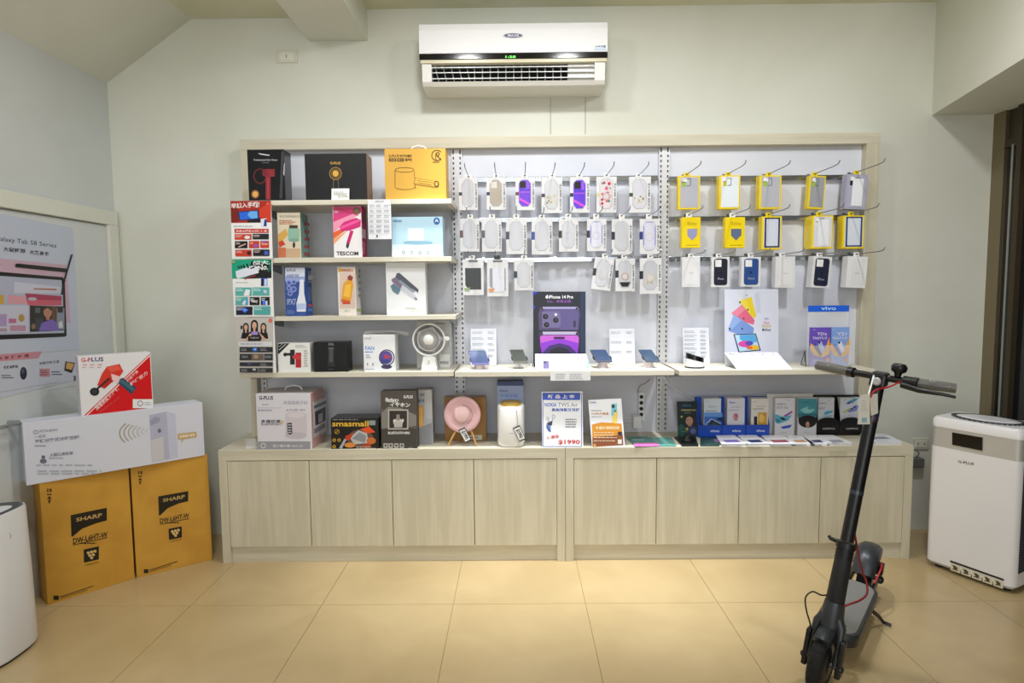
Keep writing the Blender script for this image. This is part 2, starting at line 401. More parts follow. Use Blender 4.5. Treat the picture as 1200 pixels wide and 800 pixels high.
# shelves
ZSH = {}
def shelf(x0, x1, yt, yb, Yf, label, name='wall_shelf', grp='shelves of the left display bay', brk=True, key=None):
    zt = at((x0 + x1) / 2, yt, Yf).z; zb = at((x0 + x1) / 2, yb, Yf).z; a = at(x0, yt, Yf).x; b = at(x1, yt, Yf).x
    t = thing(name, label, 'shelf', ((a + b) / 2, YP - .02, zb), grp)
    if a < xl2: # notch round the frame post
        MB().box(a, b, Yf, YF - .001, zb, zt, SHELF).build('board', t, .0015)
        MB().box(xl2 + .002, b, YF - .001, YP - .015, zb, zt, SHELF).build('board_back', t)
    else: MB().box(a, b, Yf, YP - .015, zb, zt, SHELF).build('board', t, .0015)
    for bxp in ((a + .07 if a < xl2 else a + .03), b - .03):
        MB().prism([(bxp, YP - .015, zb), (bxp, Yf + .06, zb), (bxp, Yf + .06, zb - .012), (bxp, YP - .015, zb - .05)], (.004, 0, 0), GREYM).build('bracket', t)
    ZSH[key] = zt; return t
YS = 3.25
shelf(291, 529, 233.8, 239.5, YS, 'top cream shelf holding the two black boxes and yellow handled box', key=1)
shelf(293, 529, 301.3, 307, YS, 'cream shelf carrying the pink hair dryer box', key=2)
shelf(296, 534, 370, 375.3, YS, 'cream shelf carrying the blue bottle box and white hair iron box', key=3)
shelf(281, 531.5, 436, 441.8, YS, 'long cream shelf carrying the round white desk fan', grp='waist height display shelves', key=4)
shelf(533, 790.5, 434.6, 440.6, YS, 'long cream shelf holding the purple phone poster and phone stands', grp='waist height display shelves', key=5)
shelf(796, 1026, 433.2, 439, YS, 'long cream shelf holding the tablet poster and acrylic leaflet holder', grp='waist height display shelves', key=6)
z1_, z2_, z3_, z4_, z5_, z6_ = [ZSH[k] for k in (1, 2, 3, 4, 5, 6)]

# ------------------------------------------------------------------ base cabinets
YC = 3.25
def cabinet(x0, x1, divs, yl0, yl1, label):
    zt = zc; YW = 3.655; t = thing('base_cabinet', label, 'cabinet', ((x0 + x1) / 2, (YC + YW) / 2, 0), 'low pale wood cabinets under the display')
    th = .043
    MB().box(x0, x0 + th, YC, YW, 0, zt - .057, WOOD).build('side_panel', t, .0015)
    MB().box(x1 - th, x1, YC, YW, 0, zt - .057, WOOD).build('side_panel', t, .0015)
    MB().box(x0, x1, YC, YW, zt - .057, zt, WOODH).build('worktop', t, .0015)
    MB().box(x0 + th, x1 - th, YC + .02, YC + .035, 0, .085, WOODH).build('toe_kick', t)
    MB().box(x0 + th, x1 - th, YC + .024, YC + .03, .085, zt - .057, mat('4A4336', .8)).build('carcass', t)
    xs = [x0 + th] + divs + [x1 - th]
    for a, b in zip(xs, xs[1:]):
        MB().box(a + .0018, b - .0018, YC + .002, YC + .02, .088, zt - .0605, WOOD).build('door', t, .001)
c0 = atz(264, 658, 0).x - .002; cm = .252; c1 = 2.068
D = lambda px: at(px, 590, YC).x
cabinet(c0, cm - .0008, [D(363.5), D(460), D(555.7)], 0, 0, 'four door pale wood base cabinet beside the stacked brown cartons')
cabinet(cm + .0008, c1, [D(769.3), D(866), D(961)], 0, 0, 'four door pale wood base cabinet behind the electric scooter')

# ------------------------------------------------------------------ rails and hooks and packages
YR = YP - .03
def rail(x0, x1, py, label, blue=False):
    z = at((x0 + x1) / 2, py, YR).z; a = at(x0, py, YR).x; b = at(x1, py, YR).x
    t = thing('hook_rail', label, 'rail', ((a + b) / 2, YR, z - .012), 'steel hook rails across the display')
    MB().box(a, b, YR, YR + .008, z - .014, z + .014, mat('B0B4BA', .18, 1.)).build('bar', t, .002)
    for x in (a + .01, b - .01): MB().box(x - .006, x + .006, YR + .008, YP - .014, z - .012, z + .012, GREYM).build('end_bracket', t)
for k, (py, n) in enumerate(((209.5, 'uppermost'), (257, 'middle'), (304, 'lowest'))):
    rail(545, 771, py, n + ' steel rail behind the white phone case packs')
for k, (py, n) in enumerate(((208.5, 'uppermost'), (255.5, 'middle'), (302.5, 'lowest'))):
    rail(784, 1010, py, n + ' steel rail behind the yellow and white boxed cases')
YK = 3.50   # front of the hanging packs
WIRE = mat('8E8F92', .3, 1.)
HN = [0]
def hook(px, py, grp, where):
    p = at(px, py, YK)
    t = thing('display_hook', 'chrome wire display hook holding ' + where, 'hook', (p.x, YR, p.z), 'wire hooks on the display rails')
    pts = [(p.x, YR, p.z), (p.x, 3.30, p.z), (p.x, 3.25, p.z + .004), (p.x, 3.235, p.z + .018)]
    MB().tube(pts, .0026, WIRE, 6).build('wire', t)
    MB().box(p.x - .008, p.x + .008, YR - .004, YR, p.z - .02, p.z + .012, WIRE).build('back_plate', t)
def pack(x0, x1, y0, y1, label, style, cat='phone case', tilt=0, dep=.02, hx_=None, hy=None, tab='w', Y=YK, **k):
    xm = (x0 + x1) / 2; W_ = x1 - x0; Hh = y1 - y0
    a = at(x0, y0, Y); b = at(x1, y1, Y)
    cen = Vector(((a.x + b.x) / 2, Y + dep / 2, (a.z + b.z) / 2))
    grp = {'oct': 'white octagon window phone case packs', 'card': 'white window phone case packs', 'yel': 'yellow phone case boxes', 'yf': 'yellow phone case boxes', 'sil': 'white boxed silicone phone cases'}[style]
    t = thing('phone_case_pack', label, cat, (cen.x, cen.y, b.z), grp)
    def L(u, v, d=0):   # u,v 0..1 over the face
        X = (u - .5) * (b.x - a.x); Z = (.5 - v) * (a.z - b.z); c, s_ = math.cos(tilt), math.sin(tilt)
        return Vector((cen.x + X * c + Z * s_, Y - d, cen.z - X * s_ + Z * c))
    def plate(pts, d0, d1, m, nm, bev=0):
        P = [L(u, v, d0) for u, v in pts]
        return MB().prism(P, (0, -(d1 - d0), 0), mat(m, .3) if isinstance(m, str) else m).build(nm, t, bev)
    body = k.get('body', 'E2E2E5')
    plate([(0, 0), (0, 1), (1, 1), (1, 0)], -dep, 0, mat(body, .35), 'carton', .001)
    def octo(u0, v0, u1, v1, c=.24, c2=None):
        h = c * (u1 - u0) * (b.x - a.x) / (a.z - b.z) * 1.25; w_ = c * (u1 - u0)
        return [(u0 + w_, v0), (u0, v0 + h), (u0, v1 - h), (u0 + w_, v1), (u1 - w_, v1), (u1, v1 - h), (u1, v0 + h), (u1 - w_, v0)]
    hxp = hx_ if hx_ is not None else xm
    hyp = hy if hy is not None else y0 - 2
    # hang tab
    th = at(hxp, hyp, Y); tw = .016
    tm = {'w': 'F4F4F4', 'y': 'F0D41C', 'k': '202226'}[tab]
    MB().box(th.x - tw, th.x + tw, Y + .002, Y + .004, L(.5, 0).z - .004, th.z + .009, mat(tm, .35)).build('hang_tab', t)
    MB().box(th.x - .006, th.x + .006, Y + .001, Y + .002, th.z - .003, th.z + .003, mat('3A3A3E', .5)).build('tab_print', t)
    hook(hxp, hyp, grp, k.get('hk', label.split(' phone')[0]))
    R = random.Random(int(x0 * 7 + y0))
    if style == 'oct':
        col = k.get('col', 'CBCCD4'); u0, v0, u1, v1 = k.get('win', (.18, .09, .78, .88))
        plate(octo(u0 - .03, v0 - .02, u1 + .03, v1 + .02), 0, .0006, 'BEBFC6', 'window_rim')
        plate(octo(u0, v0, u1, v1), .0006, .0016, mat(col, .15, 0, 0, 1, 0, .6), 'phone_case')
        mb = MB()
        def q(u, v, w_, h, c, d=.0018):
            mb.add([L(u, v, d), L(u, v + h, d), L(u + w_, v + h, d), L(u + w_, v, d)], [(0, 1, 2, 3)], mat(c, .3))
        def circ(u, v, r, c, d=.002, hole=0):
            n = 18; asp = (b.x - a.x) / (a.z - b.z)
            if hole:
                pts = []
                for i in range(n + 1):
                    for rr in (r, r * hole): pts.append(L(u + rr * math.cos(i * 2 * math.pi / n), v + rr * math.sin(i * 2 * math.pi / n) * asp, d))
                mb.add(pts, [(2 * i, 2 * i + 1, 2 * i + 3, 2 * i + 2) for i in range(n)], mat(c, .3))
            else: mb.add([L(u + r * math.cos(i * 2 * math.pi / n), v + r * math.sin(i * 2 * math.pi / n) * asp, d) for i in range(n)], [list(range(n))], mat(c, .3))
        dec = k.get('dec', '')
        if 'c' in dec: q(u0 + .04, v0 + .04, .32, .2, k.get('cam', '08080A'))
        if 'p' in dec:
            q(u0 + .02, .36, u1 - u0 - .04, .05, '5030D0'); q(u0 + .02, .44, u1 - u0 - .04, .03, 'B050D8')
            mb.add([L(u0 + .02, .62, .002), L(u0 + .02, .70, .002), L(u1 - .12, .90 * v1 + .05, .002), L(u1 - .02, .80, .002)], [(0, 1, 2, 3)], mat('D850E0', .3))
            q(u0 + .40, v0 + .05, .14, .22, '9A50F0')
        if 'l' in dec:
            for i in range(6): q(u0 + .03, v0 + .28 + i * .08, u1 - u0 - .06, .012, 'A89E90')
        if 'g' in dec:
            for i in range(26): circ(R.uniform(u0 + .06, u1 - .06), .62 + R.uniform(-.1, .1) - (R.random() - .5) * .05, R.uniform(.015, .04), R.choice(['D8C88A', 'C9B468', 'E8DCAE']))
        if 'f' in dec:
            for i in range(22):
                circ(R.uniform(u0 + .08, u1 - .08), R.uniform(v0 + .06, v1 - .08), R.uniform(.04, .08), R.choice(['C8324A', 'D8607A', '4F8A86', 'E8B0BA', 'B82038', '3A6A70']), .0018 + i * .00003)
        if 'm' in dec: circ((u0 + u1) / 2, .52, .2, 'C8C8CE', .0024, .86)
        if 'r' in dec: circ((u0 + u1) / 2, .55, .2, k.get('ring', 'C9A8A8'), .003); circ((u0 + u1) / 2, .55, .13, 'DAD0D2', .0031)
        if 'v' in dec:
            for (ua, ub) in ((u0, u0 + .04), (u1 - .04, u1)): q(ua, v0 + .12, ub - ua, v1 - v0 - .25, '8E84DC')
            q(u0 + .14, v0, u1 - u0 - .28, .018, '8E84DC')
        if 'k' in dec:
            P = [(u0 + .02, .72), (u0 + .14, .86), (u1 - .14, .86), (u1 - .02, .72)]
            mb.add([L(u, v, .0022) for u, v in P], [(0, 1, 2, 3)], mat('101012', .3))
        if mb.v: mb.build('case_pattern', t)
        lc = k.get('lab', '3C3C44')
        plate([(.0, .45), (.0, .55), (.17, .55), (.17, .45)] if y0 < 250 else [(-.02, .36), (-.02, .58), (.15, .58), (.15, .36)], .0004, .001, lc, 'model_label')
        v, f = glyphs('CASE·MATE', True); tb = MB()
        tb.add([L(.96 - (1 - yv) * -.0 - yv * .09 + 0, .92 - xv * .74, .0008) for xv, yv in v], [ff for ff in f], mat('6A6A70', .5)); tb.build('lettering', t)
    elif style == 'card':
        plate([(.12, .24), (.12, .72), (.3, .84), (.88, .84), (.88, .24)], 0, .0012, mat(k['col'], .2), 'phone_case')
        if k.get('inner'): plate([(.26, .24), (.26, .88), (.82, .88), (.82, .24)], .0012, .002, k['inner'], 'insert_card')
        plate([(.06, .8), (.1, .88), (.3, .88), (.36, .78)], .002, .0026, k.get('acc', '8FA870'), 'sticker')
        plate([(.28, .02), (.28, .075), (.72, .075), (.72, .02)], .0002, .0008, '6A6E74', 'print_strip')
    elif style == 'yf':   # yellow frame, big window
        plate([(.1, .04), (.1, .95), (.93, .95), (.93, .04)], 0, .0012, mat(k.get('col', 'B9BAC4'), .15), 'window')
        mb = MB(); cm_ = mat('8A8C94', .3)
        if k.get('navy'):
            n = k['navy']
            for (u0, u1, v0, v1) in ((.14, .22, .05, .94), (.82, .9, .05, .94), (.14, .9, .04, .08), (.14, .9, .9, .94)):
                mb.add([L(u0, v0, .002), L(u0, v1, .002), L(u1, v1, .002), L(u1, v0, .002)], [(0, 1, 2, 3)], mat(n, .3))
        else:
            for (u0, u1, v0, v1, c) in ((.36, .56, .08, .1, '707278'), (.54, .57, .08, .3, '707278'), (.38, .56, .29, .31, '707278'), (.18, .4, .07, .2, 'EDEDED'), (.17, .34, .18, .32, k.get('dot', '9AC02A'))):
                mb.add([L(u0, v0, .002), L(u0, v1, .002), L(u1, v1, .002), L(u1, v0, .002)], [(0, 1, 2, 3)], mat(c, .3))
        if k.get('white'): mb.add([L(.3, .12, .0022), L(.3, .9, .0022), L(.8, .9, .0022), L(.8, .12, .0022)], [(0, 1, 2, 3)], mat('EEF0F6', .2))
        mb.build('case_outline', t)
    elif style == 'yel':
        plate([(.3, .38), (.3, .6), (.56, .76), (.82, .6), (.82, .38)], 0, .0012, k.get('col', '9AA4BE'), 'window')
        mb = MB()
        v, f = glyphs('Rhino', True)
        mb.add([L(.3 + xv * .5, .27 - yv * .13, .0008) for xv, yv in v], f, mat('C8A800', .4)); mb.build('lettering', t)
        plate([(.25, .91), (.25, .925), (.88, .925), (.88, .91)], 0, .0005, '8A7800', 'print_strip')
    elif style == 'sil':
        c = k.get('col')
        if c:
            n = 6; pts = []
            u0, v0, u1, v1 = .14, .06, .88, .94; ru, rv = .14, .08
            for cx, cy, a0 in ((u0 + ru, v0 + rv, math.pi), (u1 - ru, v0 + rv, 1.5 * math.pi), (u1 - ru, v1 - rv, 0), (u0 + ru, v1 - rv, .5 * math.pi)):
                for i in range(n): th_ = a0 + i * .5 * math.pi / (n - 1); pts.append((cx + ru * math.cos(th_), cy + rv * math.sin(th_)))
            plate(pts[::-1], 0, .002, mat(c, .5), 'phone_case')
            plate([(.2, .1), (.2, .33), (.54, .33), (.54, .1)], .002, .0026, 'F4F4F4', 'camera_cutout', .003)
            v, f = glyphs('iPhone', False)
            MB().add([L(.34 + xv * .34, .76 - yv * .07, .0024) for xv, yv in v], f, mat('B8BCC8', .5)).build('lettering', t)
            MB().add([L(.5 + .05 * math.cos(i * .6283), .52 + .03 * math.sin(i * .6283), .0023) for i in range(10)], [list(range(10))], mat('080A14', .3)).build('emblem', t)
        else:
            plate([(.2, .08), (.2, .92), (.86, .92), (.86, .08)], 0, .0008, 'E6E6E8', 'embossed_outline', .002)
            v, f = glyphs('iPhone', False)
            MB().add([L(.42 + xv * .22, .56 - yv * .05, .0012) for xv, yv in v], f, mat('A8A8AC', .5)).build('lettering', t)
    return t
P = pack
P(537.5, 560, 208, 246, 'clear phone case in white pack beside the slotted upright, uppermost rail', 'oct', hx_=549, hy=206.5, hk='the first white pack on the uppermost rail')
P(570, 593, 208, 245.6, 'taupe lace patterned phone case in white octagon window pack', 'oct', col='B3A898', dec='cl', cam='D8D2CA', lab='34305A', hx_=581.5, hy=206)
P(604, 627, 207.5, 246, 'purple marbled phone case with dark brown label square, in white pack', 'oct', col='7038D8', dec='cp', lab='6A4040', hx_=615, hy=205.5)
P(634.5, 659, 208, 249.5, 'grey phone case with gold glitter band, beside the purple marbled one', 'oct', col='CFD0D4', dec='g', hx_=647, hy=205.5)
P(668, 691, 207.5, 249, 'purple and magenta phone case in white pack beside the floral one', 'oct', col='6A3AE0', dec='cp', lab='202840', hx_=679, hy=205.5)
P(699, 722.5, 207, 249, 'rose floral phone case with round grip in white pack', 'oct', col='E4D8DC', dec='fr', lab='D8CCA0', hx_=711, hy=205)
P(737.5, 762.5, 207, 249, 'clear phone case with green label square, uppermost row, in white pack', 'oct', col='D6D6E0', dec='g', lab='3A5A34', hx_=748.5, hy=205)
P(539, 562, 256, 294.5, 'clear phone case with reddish label square, middle row by the upright', 'oct', lab='6A5050', hx_=551, hy=253, hk='the pack with reddish label')
P(564.5, 588, 256, 294.5, 'clear phone case with grey label, tight beside the reddish labelled one', 'oct', lab='5A5A60', hx_=576.5, hy=253, hk='the grey labelled clear case pack')
P(593, 617.5, 256.5, 297.5, 'clear phone case with charcoal label hanging below the purple marbled case', 'oct', lab='46464E', hx_=605, hy=253, hk='the pack below the purple marbled case')
P(623, 647.5, 256.5, 298, 'clear phone case with blue label below the gold glitter case', 'oct', lab='3A4C94', hx_=635, hy=253.5, hk='the blue labelled clear case pack')
P(655, 678, 256.5, 294.5, 'clear phone case with magnet ring and green black label', 'oct', dec='m', lab='283820', hx_=666, hy=252.5, hk='the pack with green black label')
P(688, 710.5, 256.5, 294, 'lavender edged phone case hanging below the rose floral one', 'oct', dec='vm', col='DCDCEC', lab='2A2A34', hx_=698.5, hy=252.5, hk='the lavender edged case pack below the floral case')
P(717, 741, 256.5, 298, 'clear phone case with magnet ring between the two lavender edged cases', 'oct', dec='m', lab='2A2A30', hx_=728.5, hy=252.5, hk='the pack between two lavender edged cases')
P(750, 773, 256.5, 297.5, 'lavender edged phone case with blue label beside the centre upright', 'oct', dec='vm', col='DCDCEC', lab='2A3A78', hx_=760.5, hy=252.5, hk='the blue labelled lavender edged case pack')
P(542, 567, 304, 345.6, 'black phone case in white window card, lowest row by the upright', 'card', col='060608', hx_=553, hy=301, hk='the black phone case card')
P(570.6, 595.8, 304, 347, 'pale grey phone case in white window card with black hang tab', 'card', col='96989C', inner='E2E4F0', acc='E09050', tab='k', hx_=582.5, hy=301, hk='the pale grey case card with black tab')
P(602.5, 625.6, 305, 340, 'clear phone case in white pack hanging just above the purple phone poster', 'oct', lab='20303C', hx_=614, hy=301, hk='the clear case pack above the phone poster')
P(695, 717.5, 302, 339.5, 'tilted clear phone case pack hanging askew on the lowest rail', 'oct', tilt=math.radians(8), dec='r', ring='D0D2D6', lab='2A2A2E', hx_=709, hy=299, hk='the tilted clear phone case pack')
P(721.5, 744, 303, 341, 'clear phone case with black bottom and round grip in white pack', 'oct', dec='kr', ring='B8B0A0', lab='26262A', hx_=731.5, hy=300, hk='the pack with black bottomed case')
P(750, 775, 302.5, 344, 'clear phone case with gold glitter and round grip, lowest row by upright', 'oct', dec='gr', ring='CFC9B8', lab='26262E', hx_=762, hy=300, hk='the gold glitter grip case pack')
YEL = 'F2D51A'
P(795, 820, 206, 245, 'yellow framed box with clear phone case, uppermost row beside centre upright', 'yf', body=YEL, tab='y', dep=.03, hx_=805, hy=204, hk='the first yellow framed box')
P(843, 867, 205.5, 244.5, 'yellow framed box with white phone case window', 'yf', body=YEL, tab='y', dep=.05, col='E8F0F6', dot='D8D040', hx_=853.5, hy=203.5, hk='the yellow box with white window')
P(890, 915, 205.5, 244.5, 'yellow framed box with clear case above the navy outlined case box', 'yf', body=YEL, tab='y', dep=.05, hx_=901.5, hy=203.5, hk='the yellow box above the navy outlined one')
P(948, 966, 206, 244.5, 'narrow yellow framed box with grey phone case, turned on its hook', 'yf', body=YEL, tab='y', dep=.04, tilt=math.radians(3), col='9EA0A6', hx_=955, hy=203.5, hk='the narrow turned yellow box')
P(991.5, 1015, 204.5, 245, 'lavender grey card with silver phone case, in yellow edged box by wood post', 'yf', body='A9A8C0', tab='y', dep=.05, tilt=math.radians(3), col='B4B2C6', white=1, dot='202228', hx_=1004, hy=201.5, hk='the lavender grey card by the wood post')
P(799, 820.5, 254.5, 290, 'solid yellow box with shield window holding pale purple case', 'yel', body='F5D800', tab='w', dep=.04, col='9A9CC6', hx_=807.5, hy=251.5, hk='the yellow shield window box with purple case')
P(850, 872.5, 254.5, 290, 'solid yellow box with shield window holding slate blue case', 'yel', body='F5D800', tab='w', dep=.04, col='64708E', hx_=858.5, hy=251.5, hk='the yellow shield window box with slate case')
P(893, 915.5, 253.5, 292, 'yellow edged box with white case outlined in navy', 'yf', body=YEL, tab='y', dep=.05, col='D6DCEA', navy='1E2A4E', hx_=901, hy=251, hk='the navy outlined case box')
P(951.5, 975.5, 252.5, 291, 'stack of yellow boxes fronted by clear white phone case', 'yf', body=YEL, tab='y', dep=.09, col='DEDEE6', white=1, dot='E8E8E8', hx_=960, hy=250, hk='the stack of yellow boxes')
P(988, 1012, 252.5, 291, 'yellow edged box with blue black outlined case beside the wood post', 'yf', body=YEL, tab='y', dep=.06, col='DCE2EE', navy='2E4A86', hx_=997.5, hy=250, hk='the blue outlined case box by the post')
P(799.5, 820, 301, 336, 'plain white boxed phone case below the pale purple shield window', 'sil', dep=.035, hx_=810, hy=299, hk='the first plain white boxed case')
P(834, 854.5, 301, 336, 'black silicone phone case in small white box', 'sil', col='12142A', dep=.02, hx_=842.5, hy=299, hk='the boxed black silicone case')
P(869, 891, 301, 335.5, 'blue silicone phone case in small white box', 'sil', col='234A8E', dep=.035, hx_=880, hy=298.5, hk='the boxed blue silicone case')
P(909, 931, 300.5, 337, 'plain white boxed phone case below the navy outlined case', 'sil', dep=.05, hx_=917, hy=298, hk='the plain white box beside the blue one')
P(952, 973, 300.5, 337, 'navy silicone phone case in white box tilted on its hook', 'sil', col='161C38', dep=.06, tilt=math.radians(4), hx_=960.5, hy=298, hk='the tilted navy silicone case')
P(993, 1015, 300.5, 337, 'plain white boxed phone case beside the wood post', 'sil', body='ECECEE', dep=.06, tilt=math.radians(3), hx_=1004, hy=297.5, hk='the plain white box by the wood post')

# ------------------------------------------------------------------ boxes on the upper left shelves
YB = 3.28
C = pcarton
def X5(x): return 260 + x / 4
BGLOSS = mat('17181D', .15)
b = C('hair_dryer_box', 'tall black glossy box with red hair dryer picture', 'box', 290.5, 333.5, 175, 234, YB, .10, BGLOSS, z0=z1_)
A = b.art(260, 150, 4)
A.ring(180, 225, 33, 37, 7, '5A1C22').rect(203, 192, 248, 228, '8C2630').ell(203, 210, 14, 18, '7A2029').rect(205, 228, 229, 334, '8A2430').rect(214, 235, 220, 334, 'B04048')
A.ell(157, 310, 19, 20, '8A5A28').ell(157, 310, 13, 14, 'E0A860').text((150, 145, 262, 156), 'Professional Hair Dryer', 'B8B8C0', True).text((190, 159, 222, 165), 'IONIC', '8A8A90')
A.poly('3A3C44', (280, 110), (290, 108), (284, 330), (270, 330)).poly('E0E0E4', (170, 118), (225, 126), (222, 130), (180, 124)).poly('D8D8DC', (292, 170), (295, 160), (293, 225), (289, 215)); A.done()
b = C('speaker_box', 'wide black box with gold round emblem on the top shelf', 'box', 357.5, 430, 179.8, 234, YB, .12, mat('15161A', .3), z0=z1_, side='8A6C54')
A = b.art(260, 150, 4)
A.ring(533, 213, 29, 30, 3, 'B08A3A').ring(533, 213, 21, 22, 3, '8A6A28').ell(533, 213, 14, 15, 'D8A840').text((508, 158, 556, 170), 'G-PLUS', 'D8A848', True)
A.line('6A6258', 3, (524, 243), (522, 282)).line('6A6258', 3, (545, 243), (547, 282)); A.done()
t = thing('price_card', 'small white price card leaning on the black gold emblem box', 'card', (at(399, 234, YB - .01).x, YB - .012, z1_))
a = at(388.7, 221, YB - .008); c = at(409.5, 221, YB - .008)
MB().hexa([(a.x, YB - .02, z1_), (c.x, YB - .02, z1_), (c.x, YB - .018, z1_), (a.x, YB - .018, z1_), (a.x, YB - .010, a.z), (c.x, YB - .010, a.z), (c.x, YB - .008, a.z), (a.x, YB - .008, a.z)], mat('EDEDEA', .4)).build('card', t)
A = Art(Face((0, YB - .0205, 0), (0, -1, 0)), t, 260, 150, 4); A.greek(524, 296, 590, 312, 2, 'A8A8A0').text((545, 315, 590, 326), '$1990', '98A078'); A.done()
b = C('appliance_carton', 'yellow cardboard carton with line drawing and white string handle', 'box', 451, 522.5, 174, 231.5, YB, .14, mat('D6A43E', .5), z0=z1_)
A = b.art(260, 150, 4)
dk = '4A3818'
A.text((782, 124, 830, 138), 'G-PLUS', dk, True).text((834, 124, 892, 138), '吹風充電機', dk, True).rect(783, 142, 818, 157, dk).rect(822, 142, 854, 157, dk).text((788, 145, 814, 155), '充電', 'D6A43E').text((826, 145, 850, 155), '輕巧', 'D6A43E').text((858, 142, 892, 156), '清淨機', dk, True)
A.ring(1008, 128, 26, 26, 4, dk, a=.6, b=5.6).ring(1012, 122, 9, 9, 4, dk).line(dk, 4, (1008, 128), (1028, 150)).line(dk, 4, (1003, 118), (1003, 150)).greek(990, 155, 1032, 163, 1, dk)
A.ring(857, 196, 45, 12, 2, dk).line(dk, 2, (812, 198), (812, 275)).line(dk, 2, (902, 205), (908, 285)).ring(858, 275, 48, 14, 2, dk, a=0, b=3.14).poly('A88030', (905, 232), (1010, 250), (1002, 278), (898, 262)).poly('D6A43E', (909, 236), (1006, 253), (1000, 274), (903, 258)).line(dk, 2, (915, 245), (990, 258)).ell(1006, 262, 12, 15, dk).ell(1006, 262, 7, 9, 'D6A43E').line(dk, 2, (920, 255), (985, 268)); A.done()
p = [at(260 + x / 4, 150 + y / 4, YB + .05) for x, y in ((885, 104), (895, 90), (920, 82), (948, 88), (962, 102))]
MB().tube([(q.x, q.y, max(q.z, b.z1 - .002)) for q in p], .004, WHITE, 8).build('handle', b.root)
# shelf two
b = C('kitchen_jar_box', 'beige box with mint green storage jar picture and teal side', 'box', 325.5, 352.5, 249, 302, YB, .12, 'D9CDB4', z0=z2_, side='6F9A92')
A = b.art(260, 150, 4)
A.text((270, 408, 368, 420), '真空保鮮罐組合', '8A8478').rect(310, 470, 364, 522, '8FB8A4').rect(316, 455, 356, 470, '4A3A30').ell(338, 525, 26, 8, '7AA494').ell(338, 548, 6, 14, '2A2420').poly('D8A850', (263, 500), (300, 470), (310, 500), (280, 530), (263, 540))
A.poly('C8402C', (265, 535), (285, 525), (298, 545), (270, 560)).rect(264, 560, 300, 606, 'C8704C').rect(300, 565, 368, 606, 'C8A888').greek(270, 430, 350, 452, 3, 'B8603A'); A.done()
A = b.art(260, 150, 4, 'right'); 
for y in (450, 485, 520, 555, 590): A.ell(392, y, 7, 9, 'B02838').ell(406, y + 2, 4, 8, 'B02838')
A.done()
b = C('hair_dryer_box', 'magenta box with pink hair dryer and large brand lettering', 'box', 390.5, 424, 241.5, 302, YB, .11, 'F2EEF0', z0=z2_, side='C41E5E', top='B01848')
A = b.art(260, 150, 4)
A.poly('D63A7E', (522, 368), (655, 368), (655, 395), (530, 470), (522, 470)).poly('F09AB8', (522, 440), (640, 392), (655, 396), (522, 490)).poly('E8622C', (522, 490), (620, 440), (600, 465), (523, 520)).poly('F4A878', (524, 520), (590, 478), (575, 495), (525, 545))
A.ell(632, 388, 18, 16, '6A4A3A').ell(632, 388, 13, 11, '8A7050').text((528, 385, 545, 398), 'ion', 'F0D8E0', True)
A.poly('D8227A', (552, 462), (572, 440), (630, 420), (652, 432), (650, 462), (600, 480), (560, 484)).poly('EE5AA0', (556, 462), (640, 428), (648, 436), (560, 474)).poly('C81E6E', (602, 480), (618, 482), (598, 545), (585, 535)).poly('303038', (585, 535), (598, 545), (592, 565), (582, 558))
A.line('C81E3E', 3, (535, 375), (640, 410)).text((537, 578, 640, 597), 'TESCOM', '26262A', True); A.done()
A = b.art(260, 150, 4, 'right'); A.poly('F0D0DC', (657, 470), (674, 478), (674, 520), (657, 512)).greek(658, 530, 674, 590, 6, 'F0C8D8').rect(656, 400, 675, 440, '8E1440'); A.done()
b = C('humidifier_box', 'pale sky blue box with white square device picture', 'box', 459, 519, 254, 301, YB, .10, 'B4D6E8', z0=z2_, side='9CC0D4')
A = b.art(260, 150, 4)
A.rect(798, 545, 1034, 601, 'D4E6EE').rect(798, 570, 1034, 601, 'E6EEF2').ell(920, 537, 70, 10, '86AFC6').rect(872, 470, 946, 528, 'E8EAE8').line('C8CCCC', 3, (890, 505), (905, 492), (918, 503), (935, 488)).text((802, 430, 843, 441), 'HERAN', '2A6AA8', True).ell(1007, 436, 15, 17, '2A62A8').line('F0F0F0', 4, (1001, 440), (1007, 428), (1013, 440))
for x in (852, 890, 929, 967): A.ell(x, 583, 8, 9, '7A8A94').ell(x, 583, 5, 6, 'C0CCD2')
A.done()
# hanging list
a = at(430.7, 233.8, YS - .004); c = at(459, 280, YS - .004)
t = thing('price_list_sheet', 'white printed price list hanging from the top shelf edge', 'paper', ((a.x + c.x) / 2, YS - .003, c.z))
MB().box(a.x, c.x, YS - .0045, YS - .003, c.z, a.z, mat('E9EAEE', .5)).build('sheet', t)
A = Art(Face((0, YS - .0045, 0), (0, -1, 0)), t, 260, 150, 4)
A.text((718, 340, 760, 349), '價目表', '8A8E9A')
for y in (358, 382, 406, 430, 454, 476):
    A.greek(692, y, 716, y + 14, 2, 'A0A4B0', y).greek(724, y, 752, y + 14, 2, '9A9EAA', y + 1).greek(760, y, 788, y + 14, 2, 'A0A4B0', y + 2).line('B8BCC6', 1.2, (688, y + 19), (792, y + 19))
A.ell(728, 506, 4, 6, '3A3A44'); A.done()
